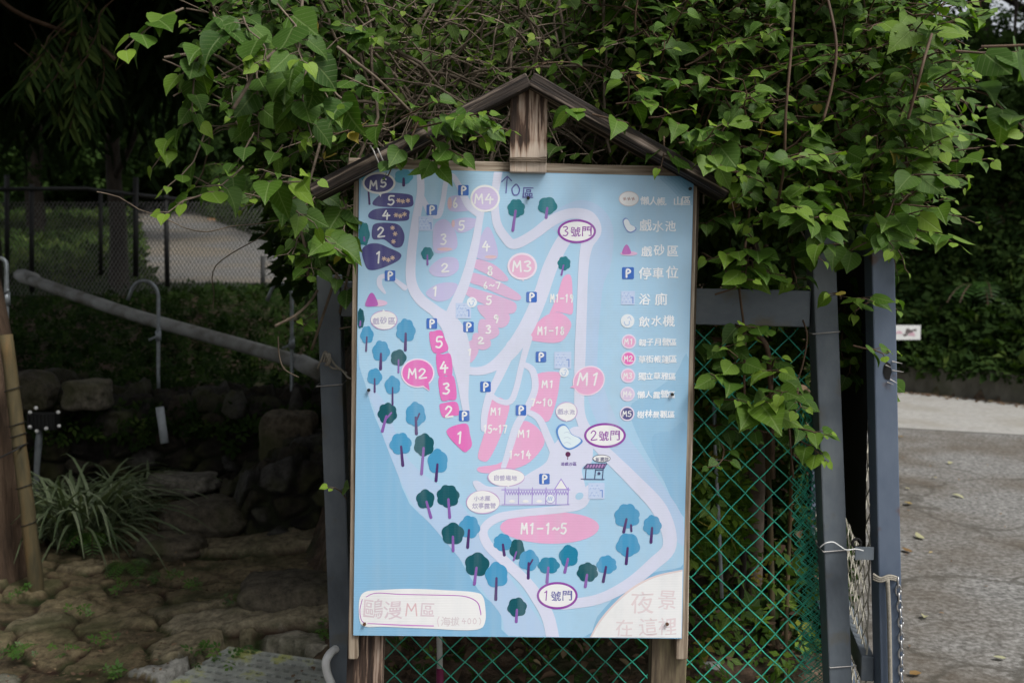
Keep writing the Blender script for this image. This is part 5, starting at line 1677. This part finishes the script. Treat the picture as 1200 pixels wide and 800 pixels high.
o = leaves('wall_top_weeds', 'clump', np.stack([X_, Y_, Z_], -1), rdir(n_) + np.array([0, -.5, -.4]), rdir(n_) * .5 + np.array([0, -.6, .6]), rng.uniform(.05, .12, n_), rng.normal(.3, .2, n_), M['tree'])
tag(o, 'dark weeds trailing over the top edge of the rubble wall', 'weeds', kind='stuff')
n_ = 5000
Y_ = rng.uniform(3.8, 12.5, n_)
X_ = Y_ * rng.uniform(.262, .338, n_)
Z_ = np.array([terrain(x, y) for x, y in zip(X_, Y_)]) + rng.random(n_) ** 2 * .18
o = leaves('bank_edge_weeds', 'clump', np.stack([X_, Y_, Z_], -1), rdir(n_) + np.array([.3, -.4, .1]), rdir(n_) * .5 + np.array([.5, -.4, .7]), rng.uniform(.07, .15, n_), rng.normal(.35, .2, n_), M['tree'])
tag(o, 'green weeds covering the steep edge of the bank beside the road', 'weeds', kind='stuff')
# paving weeds
pos, sz = [], []
for x, y, k in [(18, 770, 22), (120, 755, 10), (150, 690, 10), (205, 680, 8), (225, 690, 12), (105, 720, 6), (235, 770, 9), (275, 710, 10), (285, 765, 6), (385, 745, 14), (137, 796, 8), (250, 777, 8), (182, 680, 10), (70, 770, 6), (20, 700, 8)]:
    g = G(x, y, .03)
    for q in range(k):
        pos.append((g.x + random.gauss(0, .03), g.y + random.gauss(0, .04), .04 + random.uniform(0, .03))); sz.append(random.uniform(.025, .055))
o = leaves('paving_weeds', 'clump', pos, rdir(len(pos)) * np.array([1, 1, .4]) + np.array([0, 0, .3]), rdir(len(pos)) * .4 + np.array([0, -.3, 1]), sz, rng.normal(.6, .15, len(pos)), M['fern'])
tag(o, 'bright green weeds growing in the joints of the paving', 'weeds', kind='stuff')

# strap leaved clumps
def strap(c, n, ln, label, seed):
    rr = random.Random(seed)
    t = thing('strap_leaf_plant', c, label, 'plant', 'strap leaved plants beside the stake')
    vv, ff, ti, lx = [], [], [], []
    for k in range(n):
        a = rr.uniform(0, 2 * math.pi)
        L = ln * rr.uniform(.55, 1.15)
        up = rr.uniform(.6, 2.2)
        wd = rr.uniform(.006, .012)
        p = Vector(c) + Vector((rr.gauss(0, .07), rr.gauss(0, .06), 0))
        d = Vector((math.cos(a), math.sin(a) * .8, up)).normalized()
        sd = Vector((-math.sin(a), math.cos(a), rr.uniform(-.2, .2))).normalized()
        n0 = len(vv)
        tt = rr.random()
        for i in range(8):
            w_ = wd * (1 - (i / 7) ** 2.5) * (.6 + .4 * min(1, i / 2)) + .0006
            for s_ in (-1, 0, 1):
                vv.append(p + sd * w_ * s_ + Vector((0, 0, -.003 if s_ == 0 else 0)))
                ti.append(.85 * tt if s_ else tt * .45)
            p = p + d * L / 7
            d = (d + Vector((0, 0, -.30 * rr.uniform(.6, 1.3)))).normalized()
        for i in range(7):
            for s_ in range(2):
                q = n0 + i * 3 + s_
                ff.append((q, q + 1, q + 4, q + 3))
    me = bpy.data.meshes.new('leaves')
    me.from_pydata([tuple(v) for v in vv], [], ff)
    at2 = me.attributes.new('tint', 'FLOAT', 'POINT')
    at2.data.foreach_set('value', ti)
    me.polygons.foreach_set('use_smooth', [True] * len(ff))
    me.materials.append(M['blade'])
    link('leaves', me, t)


g = G(95, 640, 0); strap((g.x, g.y, .03), 190, .80, 'largest clump of pale edged strap leaves right of the leaning stake', 2)
g = G(68, 622, 0); strap((g.x, g.y + .1, .05), 90, .55, 'strap leaved clump half hidden behind the leaning stake', 3)
g = G(140, 620, 0); strap((g.x, g.y + .1, .03), 100, .62, 'smaller strap leaved clump leaning out over the paving', 4)
# fern between them
def fern(c, n, ln, label, seed, tint=.5, grp='ferns'):
    rr = random.Random(seed)
    t = thing('fern', c, label, 'fern', grp)
    pos, tip, nr, sz = [], [], [], []
    tb_ = MB()
    for k in range(n):
        a = math.pi * 1.5 + rr.uniform(-1.5, 1.5)
        d = Vector((math.cos(a), math.sin(a), rr.uniform(.25, .9))).normalized()
        p = Vector(c)
        pts = [p]
        for i in range(12):
            p = p + d * ln / 12
            d = (d + Vector((0, 0, -.16))).normalized()
            pts.append(p)
            sd = d.cross(Vector((0, 0, 1))).normalized()
            w_ = ln * .30 * math.sin(math.pi * min(1, (i + 2) / 13.0)) + .004
            for s_ in (-1, 1):
                pos.append(tuple(p)); tip.append(tuple(sd * s_ + d * .35)); nr.append((sd.cross(d).x, sd.cross(d).y, abs(sd.cross(d).z) + .1)); sz.append(w_)
        tb_.tube(pts, .002 * ln * 4, 4, cap=False)
    leaves('fronds', 'spray', pos, tip, nr, sz, rng.normal(tint, .12, len(pos)), M['fern'], t, curl=.4)
    tb_.build('stalks', M['stem'], t)


g = G(118, 640, 0); fern((g.x, g.y - .1, .1), 7, .22, 'small bright fern growing out of the strap leaved plants', 3)
g = G(150, 668, 0); fern((g.x, g.y, .04), 5, .16, 'tiny fern on the paving edge below the strap leaved plants', 4)
for i, (x, y, Y, lb) in enumerate([(1150, 240, 12.6, 'large fern arching out of the dark slope high above the road'), (1150, 330, 12.4, 'fern hanging lower on the slope above the concrete wall'), (1195, 170, 13.0, 'fern spreading at the top of the dark hollow on the slope')]):
    fern(tuple(hit(x, y + 12)), 8, .75, lb, 30 + i, tint=.08)

n_ = 700
X_ = rng.uniform(3.6, 8.2, n_)
Y_ = np.array([wall_y(x) for x in X_]) - .06 - np.abs(rng.normal(0, .16, n_))
o = leaves('kerb_litter', 'ovate', np.stack([X_, Y_, np.full(n_, .022)], -1), rdir(n_) * np.array([1, 1, .1]), rdir(n_) * .3 + np.array([0, 0, 1]), rng.uniform(.04, .09, n_), rng.beta(1.5, 3, n_), M['litter'])
tag(o, 'brown leaves gathered along the foot of the low concrete wall', 'leaf litter', kind='stuff')
n_ = 420
X_, Y_ = rng.uniform(1.1, 6.5, n_), rng.uniform(2.8, 9.0, n_) 
ok = (X_ / Y_ > .372) & (rng.random(n_) < np.clip(1.5 - (X_ / Y_ - .37) * 8, .25, 1))
o = leaves('road_litter', 'ovate', np.stack([X_, Y_, np.full(n_, .016)], -1)[ok], (rdir(n_) * np.array([1, 1, .1]))[ok], (rdir(n_) * .2 + np.array([0, 0, 1]))[ok], rng.uniform(.008, .03, n_)[ok], rng.beta(1.2, 3, n_)[ok], M['litter'])
tag(o, 'small crumbs of dead leaf scattered over the grey road', 'leaf litter', kind='stuff')
# stake and trunk on the far left
A_ = P(45, 706, 4.6); B_ = P(7, 392, 4.6)
st = thing('wooden_stake', (A_.x, A_.y, 0), 'leaning yellow brown wooden stake bound with wire before the red brown trunk', 'stake')
mb = MB()
mb.tube([A_ + (B_ - A_) * (k / 14) + Vector((.006 * noise.noise(Vector((k * .7, 1, 1))), 0, 0)) + (Vector((0, 0, -.12)) if k == 0 else Vector((0, 0, 0))) for k in range(15)], [.035 - .0004 * k for k in range(15)], 12)
mb.build('pole', M['stake'], st, smooth=True)
for k in (.30, .43, .47, .51, .66, .80):
    c = A_ + (B_ - A_) * (1 - k + .1)
    mb = MB()
    mb.tube([c + Vector((.036 * math.cos(a), .036 * math.sin(a), .012 * math.cos(a))) for a in np.linspace(0, 2 * math.pi, 15)], .0022, 5)
    mb.build('binding_wire', M['fencepost'], st, smooth=True)
mb = MB()
mb.tube([Vector(q) for q in crom([P(-20, 545, 4.5), P(0, 536, 4.52), P(18, 527, 4.54), P(30, 520, 4.6)], 5)], .004, 5)
mb.build('binding_wire', M['fencepost'], st, smooth=True)
b = P(2, 696, 4.85)
tk = thing('tree_trunk', (b.x, b.y, 0), 'thick red brown tree trunk rising behind the leaning stake', 'tree', 'trees round the gate')
mb = MB()
c0 = Vector((b.x - .02, b.y, -.1))
mb.tube([Vector(q) for q in crom([c0, c0 + Vector((0, 0, .35)), c0 + Vector((-.01, .02, .9)), c0 + Vector((-.12, .1, 1.5)), c0 + Vector((-.45, .2, 3)), c0 + Vector((-.6, .3, 5.0))], 8)], list(np.interp(np.linspace(0, 5, 41), range(6), [.20, .15, .14, .14, .12, .09])), 18)
mb.build('trunk', M['redbark'], tk, smooth=True)
n_ = 1500
q_ = rdir(n_) * np.array([1.3, 1.0, .7]) * rng.random((n_, 1)) ** .4 + np.array([c0.x - .3, c0.y + .2, 5.0])
leaves('crown', 'spray', q_, rdir(n_) + np.array([0, 0, -.9]), rdir(n_) * .5 + np.array([0, 0, .8]), rng.uniform(.2, .3, n_), rng.normal(.25, .12, n_), M['conifer'], tk)

# ------------------------------------------------------------------ pipes
mb = MB()
pp = [P(22, 322, 8.6), P(45, 331, 8.4), P(150, 367, 7.8), P(260, 398, 7.2), P(350, 424, 6.8), P(372, 435, 6.7)]
bp = thing('drain_pipe', tuple(pp[2]), 'long dirty grey pipe lying slantwise across the overgrown bank', 'pipe')
mb.tube([Vector(q) for q in crom(pp, 6)], .049, 14)
mb.build('pipe', M['bigpipe'], bp, smooth=True)
mb = MB()
mb.tube([P(26, 323, 8.58), P(40, 328, 8.45)], .060, 14)
mb.build('coupling', M['bigpipe'], bp, smooth=True)
mb = MB()
mb.tube([P(352, 424.5, 6.79), P(378, 437, 6.68)], .060, 14)
mb.build('coupling', M['bigpipe'], bp, smooth=True)


def hook(px, py, pw, yb, Y, label):
    """standing water pipe with a bent over top; px,py the top of the bend"""
    b = P(px + pw / 2, yb, Y)
    t = thing('standpipe', (b.x, b.y, b.z), label, 'standpipe', 'bent standpipes on the bank')
    R = pw / 2 / FPX * Y
    top = P(px + pw / 2, py + pw * .6, Y)
    pts = [b + Vector((0, 0, -.15)), b, b + (top - b) * .5, top]
    c = top + Vector((-R, 0, 0))
    for a in np.linspace(.3, math.pi * .92, 9): pts.append(c + Vector((R * math.cos(a), 0, R * 1.15 * math.sin(a))))
    pts.append(pts[-1] + Vector((-.02, 0, -.05)))
    m_ = MB(); m_.tube(pts, .0125, 8); m_.build('pipe', M['galv'], t, smooth=True)
    v = b + (top - b) * .52
    m_ = MB(); m_.tube([v + Vector((0, 0, -.035)), v + Vector((0, 0, .035))], .02, 8); m_.tube([v, v + Vector((-.06, -.02, -.03))], .009, 6)
    m_.tube([v + Vector((0, -.02, .03)), v + Vector((.025, -.02, .05))], .006, 6)
    m_.build('tap', M['galv'], t, smooth=True)


hook(169, 328, 33, 442, 6.9, 'bent grey standpipe in front of the slanting drain pipe, between the other two')
hook(329, 332, 26, 462, 6.7, 'bent grey standpipe nearest the grey gate post')
hook(0, 302, 15, 392, 5.4, 'bent grey standpipe behind the top of the leaning stake')
mb = MB(); mb.tube([P(187, 477, 6.32), P(193, 519, 6.28)], .026, 12); tag(mb.build('pipe_stub', M['pvc'], smooth=True), 'short grey plastic pipe stub sticking out of the rubble wall', 'pipe')
mb = MB(); mb.tube([P(47, 500, 6.1), P(45, 520, 6.1), P(43, 548, 6.1), P(42, 590, 6.05)], [.016, .022, .018, .016], 10); tag(mb.build('plastic_pipe', plain('grimy_grey_plastic', (.14, .16, .17)), smooth=True), 'grey plastic pipe standing below the dark lamp box by the stake', 'pipe')
# lamp box with bulbs
c = P(51, 493, 6.1)
bx_ = thing('lamp_box', tuple(c), 'small black box ringed by white round bulbs beside the leaning stake', 'lamp')
mb = MB()
mb.box((c.x - .085, c.y - .04, c.z - .05), (c.x + .085, c.y + .04, c.z + .05))
for k in range(7): mb.box((c.x - .075 + k * .023, c.y - .052, c.z - .042), (c.x - .066 + k * .023, c.y - .043, c.z + .042))
mb.build('box', M['fencepost'], bx_)
for x, y in ((35, 483), (42, 478), (68, 483), (35, 500), (54, 502), (69, 499), (43, 505)):
    q = P(x, y, 6.02)
    m_ = MB()
    m_.tube([q + Vector((0, .012 * math.cos(a), 0)) for a in np.linspace(0, math.pi, 7)], [.0115 * math.sin(a) + .0005 for a in np.linspace(0, math.pi, 7)], 10)
    m_.build('bulb', M['bulb'], bx_, smooth=True)

# white hose, handle and pipes near the netting
mb = MB(); mb.tube([Vector(q) for q in crom([P(398, 757, 2.96), P(388, 764, 2.9), P(382, 775, 2.88), P(384, 790, 2.88), P(390, 806, 2.88), P(398, 840, 2.88)], 6)], .0125, 10)
tag(mb.build('hose', M['white'], smooth=True), 'curved white hose at the foot of the left grey gate post', 'hose')
ph = thing('mop_handle', tuple(P(516, 800, 3.05)), 'white broom pole with a maroon grip standing behind the netting', 'broom')
mb = MB(); mb.tube([P(513, 640, 3.05), P(515.5, 782, 3.05)], .0095, 10); mb.build('pole', M['white'], ph, smooth=True)
mb = MB(); mb.tube([P(515.5, 782, 3.05), P(517, 900, 3.05)], .0122, 10); mb.build('grip', M['maroon'], ph, smooth=True)
mb = MB(); mb.tube([P(837, 470, 3.1), P(838.5, 530, 3.1), P(843, 620, 3.1), P(846, 700, 3.12)], .006, 8); tag(mb.build('thin_pole', M['galv'], smooth=True), 'thin pale metal pole standing behind the netting right of the board', 'pole')
mb = MB(); mb.tube([P(560, 764, 3.9), P(700, 772, 3.8), P(790, 779, 3.72), P(845, 783, 3.68)], .024, 10); tag(mb.build('ground_pipe', M['bigpipe'], smooth=True), 'grey pipe lying on the littered ground behind the netting', 'pipe')
# trunks behind the netting
for i, (px, Y, r, mt, lb, top) in enumerate([(886, 3.9, .036, 'twig', 'slim grey brown trunk behind the netting right of the thin pale pole', 500), (872, 3.7, .014, 'bark', 'thin black stem close beside the slim grey brown trunk', 440), (904, 3.75, .013, 'stake', 'thin yellow green stem right of the slim grey brown trunk', 520), (552, 4.1, .05, 'mosswood', 'mossy trunk under the map board behind the netting', 500), (925, 3.6, .008, 'stake', 'thinnest cane between the slim trunk and the right grey post', 520)]):
    b = P(px, 600, Y)
    z = terrain(b.x, Y)
    t = thing('sapling', (b.x, Y, z), lb, 'sapling', 'stems behind the netting')
    mb = MB()
    mb.tube([Vector(q) for q in crom([(b.x + random.uniform(-.02, .02), Y, z - .1), (b.x, Y, z + .4), (b.x + random.uniform(-.03, .03), Y + .03, z + .9), (b.x + random.uniform(-.06, .06), Y + .05, z + 1.6), (b.x + random.uniform(-.1, .1), Y + .1, z + 2.3)], 5)], list(np.linspace(r, r * .6, 21)), 10)
    mb.build('trunk', M[mt], t, smooth=True)
    n_ = 60
    leaves('crown', 'clump', rng.normal(size=(n_, 3)) * .16 + np.array([b.x, Y + .1, z + 2.2]), rdir(n_), rdir(n_) + np.array([0, 0, 1]), rng.uniform(.06, .1, n_), rng.normal(.25, .1, n_), M['hedge'], t)

# pale stones behind the netting
for i, (x, y, s_) in enumerate([(836, 465, .035), (862, 455, .04), (850, 476, .03), (829, 482, .035)]):
    q = P(x, y, 4.3)
    boulder('stone', (q.x, 4.3, terrain(q.x, 4.3) + .02), (s_, s_, s_ * .7), 'fist sized pale stone among the vine leaves behind the netting', 40 + i, tone=1.0)['group'] = 'pale stones behind the netting'

# ------------------------------------------------------------------ metal grate
gc = [G(176, 812, .035), G(268, 757, .035), G(400, 776, .035), G(418, 860, .035)]
gr = thing('drain_grate', tuple((gc[0] + gc[2]) / 2), 'lichened slotted metal grate let into the ground at the paving edge', 'grate')
mb = MB()
nu_, nv_ = 15, 9
def gp(u, v, dz=0): return gc[0] * (1 - u) * (1 - v) + gc[1] * (1 - u) * v + gc[2] * u * v + gc[3] * u * (1 - v) + Vector((0, 0, dz))
def slat(u0, u1, v0, v1, h):
    a = [gp(u0, v0, h), gp(u1, v0, h), gp(u1, v1, h), gp(u0, v1, h)]
    b = [p - Vector((0, 0, .014)) for p in a]
    mb.add(a + b, [(0, 1, 2, 3), (0, 4, 5, 1), (1, 5, 6, 2), (2, 6, 7, 3), (3, 7, 4, 0)])
for j in range(nv_ + 1):
    slat(0, 1, max(0, (j - .28) / nv_), min(1, (j + .28) / nv_), .0)
for i in range(nu_):
    for j in range(nv_):
        o_ = .5 if j % 2 else 0
        slat((i + o_) / nu_, min(1, (i + o_ + .42) / nu_), (j + .28) / nv_, (j + .72) / nv_, -.002)
mb.build('bars', M['grate'], gr)
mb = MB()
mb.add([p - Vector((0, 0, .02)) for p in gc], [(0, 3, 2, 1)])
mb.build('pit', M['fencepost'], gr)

# ------------------------------------------------------------------ fence on the bank
fy = 12.2
f0, f1 = P(-30, 225, 10.8), P(345, 232, 13.4)
fc = thing('bank_fence', (f0.x, f0.y, terrain(f0.x, f0.y)), 'black post and chain link fence along the top of the dark bank', 'fence')


def fp(px):
    t = (px + 30) / 375
    p = f0 + (f1 - f0) * t
    d = ray(px, 300)
    y = f0.y + (f1.y - f0.y) * t
    return P(px, 300, y)


for px, top, bot, r in [(8, 205, 318, .028), (37, 216, 330, .028), (118, 222, 310, .026), (159, 208, 312, .035), (196, 228, 324, .032), (308, 300, 345, .03)]:
    p = fp(px)
    mb = MB()
    mb.tube([P(px, bot + 12, p.y), P(px - (2 if px == 196 else 0), top, p.y)], r, 8)
    mb.build('post', M['fencepost'], fc, smooth=True)
mb = MB()
mb.tube([P(px, y, fp(px).y) for px, y in ((-30, 222), (100, 221), (130, 225), (210, 234))], .024, 8)
mb.build('rail', M['fencepost'], fc, smooth=True)
mb = MB()
dxs = 4.6
for fam in (1, -1):
    for k in range(-30, 110):
        seg = []
        for y in (236, 265, 295, 330, 346):
            x = 0 + k * dxs + fam * (y - 236) * .62
            if -25 < x < 345: seg.append(P(x, y, fp(x).y))
        if len(seg) > 1: mb.tube(seg, .0048, 3, cap=False)
mb.build('mesh', M['darkwire'], fc)

# ------------------------------------------------------------------ roadside
wl = MB()
vv, ff = [], []
ww_ = Vector((1, -1.26, 0)).normalized()
wn_ = Vector((1.26, 1, 0)).normalized()
xsw = np.arange(-4.0, 8.4, .22)
for x in xsw:
    q0 = Vector((4.65, 12.2, 0)) + ww_ * x
    h_ = .34 + .03 * noise.noise(Vector((x * .8, 1, 1)))
    for (dy, z) in ((0, -.05), (.02, h_ - .02), (.04, h_), (.28, h_ + .01), (.3, -.05)): vv.append(tuple(q0 + wn_ * (dy + .008 * noise.noise(Vector((x * 3, z * 3, 2)))) + Vector((0, 0, z))))
for i in range(len(xsw) - 1):
    for j in range(4):
        a = i * 5 + j
        ff.append((a, a + 5, a + 6, a + 1))
ff.append((0, 1, 2, 3, 4))
wl.add(vv, ff)
tag(wl.build('retaining_wall', M['concrete'], smooth=False), 'low stained concrete wall along the far side of the pale lane', 'wall')
c = P(1060, 389.5, 12.0)
sg = thing('roadside_sign', (c.x, c.y, 0), 'small white sign board on a thin post before the dark slope', 'sign')
mb = MB()
w2, h2 = 19 / FPX * 12.0, 8.5 / FPX * 12.0
mb.box((c.x - w2, c.y, c.z - h2), (c.x + w2, c.y + .02, c.z + h2))
mb.build('board', M['white'], sg)
mb = MB()
for dx, dz, rx, rz, k in ((-.07, .0, .05, .018, 0), (.05, .015, .045, .03, 1), (.09, -.02, .04, .025, 0), (.01, -.03, .03, .015, 1), (.12, .03, .03, .012, 1)):
    n0 = []
    for i in range(12):
        a = i * math.pi / 6
        q = 1 + .25 * math.sin(3 * a + dx * 40)
        n0.append((c.x + dx + rx * q * math.cos(a), c.y - .003, c.z + dz + rz * q * math.sin(a)))
    mb.add(n0, [tuple(range(12))], mi=k)
mb.build('print', [plain('faded_pink', (.55, .36, .42)), plain('dark_print', (.12, .10, .10))], sg)
mb = MB(); mb.tube([(c.x - w2 + .02, c.y + .03, 0), (c.x - w2 + .02, c.y + .03, c.z + h2)], .015, 8); mb.build('post', M['galv'], sg, smooth=True)

# small marker post far up the road
mb = MB(); q = P(248, 268, 30); mb.tube([(q.x, q.y, q.z - .35), (q.x, q.y, q.z + .3)], .12, 10); tag(mb.build('marker_post', plain('orange_marker', (.35, .16, .05)), smooth=True), 'dull orange marker post beside the upper road', 'post')

# fallen leaves on the road
for i, (x, y, s_, t_) in enumerate([(1060, 512, .08, .15), (1115, 579, .09, .95), (1066, 588, .09, .35), (1082, 631, .09, .9), (1068, 647, .085, .0), (1083, 724, .07, .9), (1062, 571, .06, .8), (1115, 541, .07, .9), (1180, 771, .05, 1), (1066, 790, .06, .05), (1098, 560, .05, .6)]):
    g = G(x, y, .02)
    a = random.uniform(0, 6.28)
    o = leaves('fallen_leaf', 'ovate', [(g.x, g.y, .022)], [(math.cos(a), math.sin(a), .05)], [(.1, -.1, 1)], s_, t_, M['fallen'])
    tag(o, 'single yellowed leaf lying on the grey road beside the gate', 'leaf', 'fallen leaves on the road')
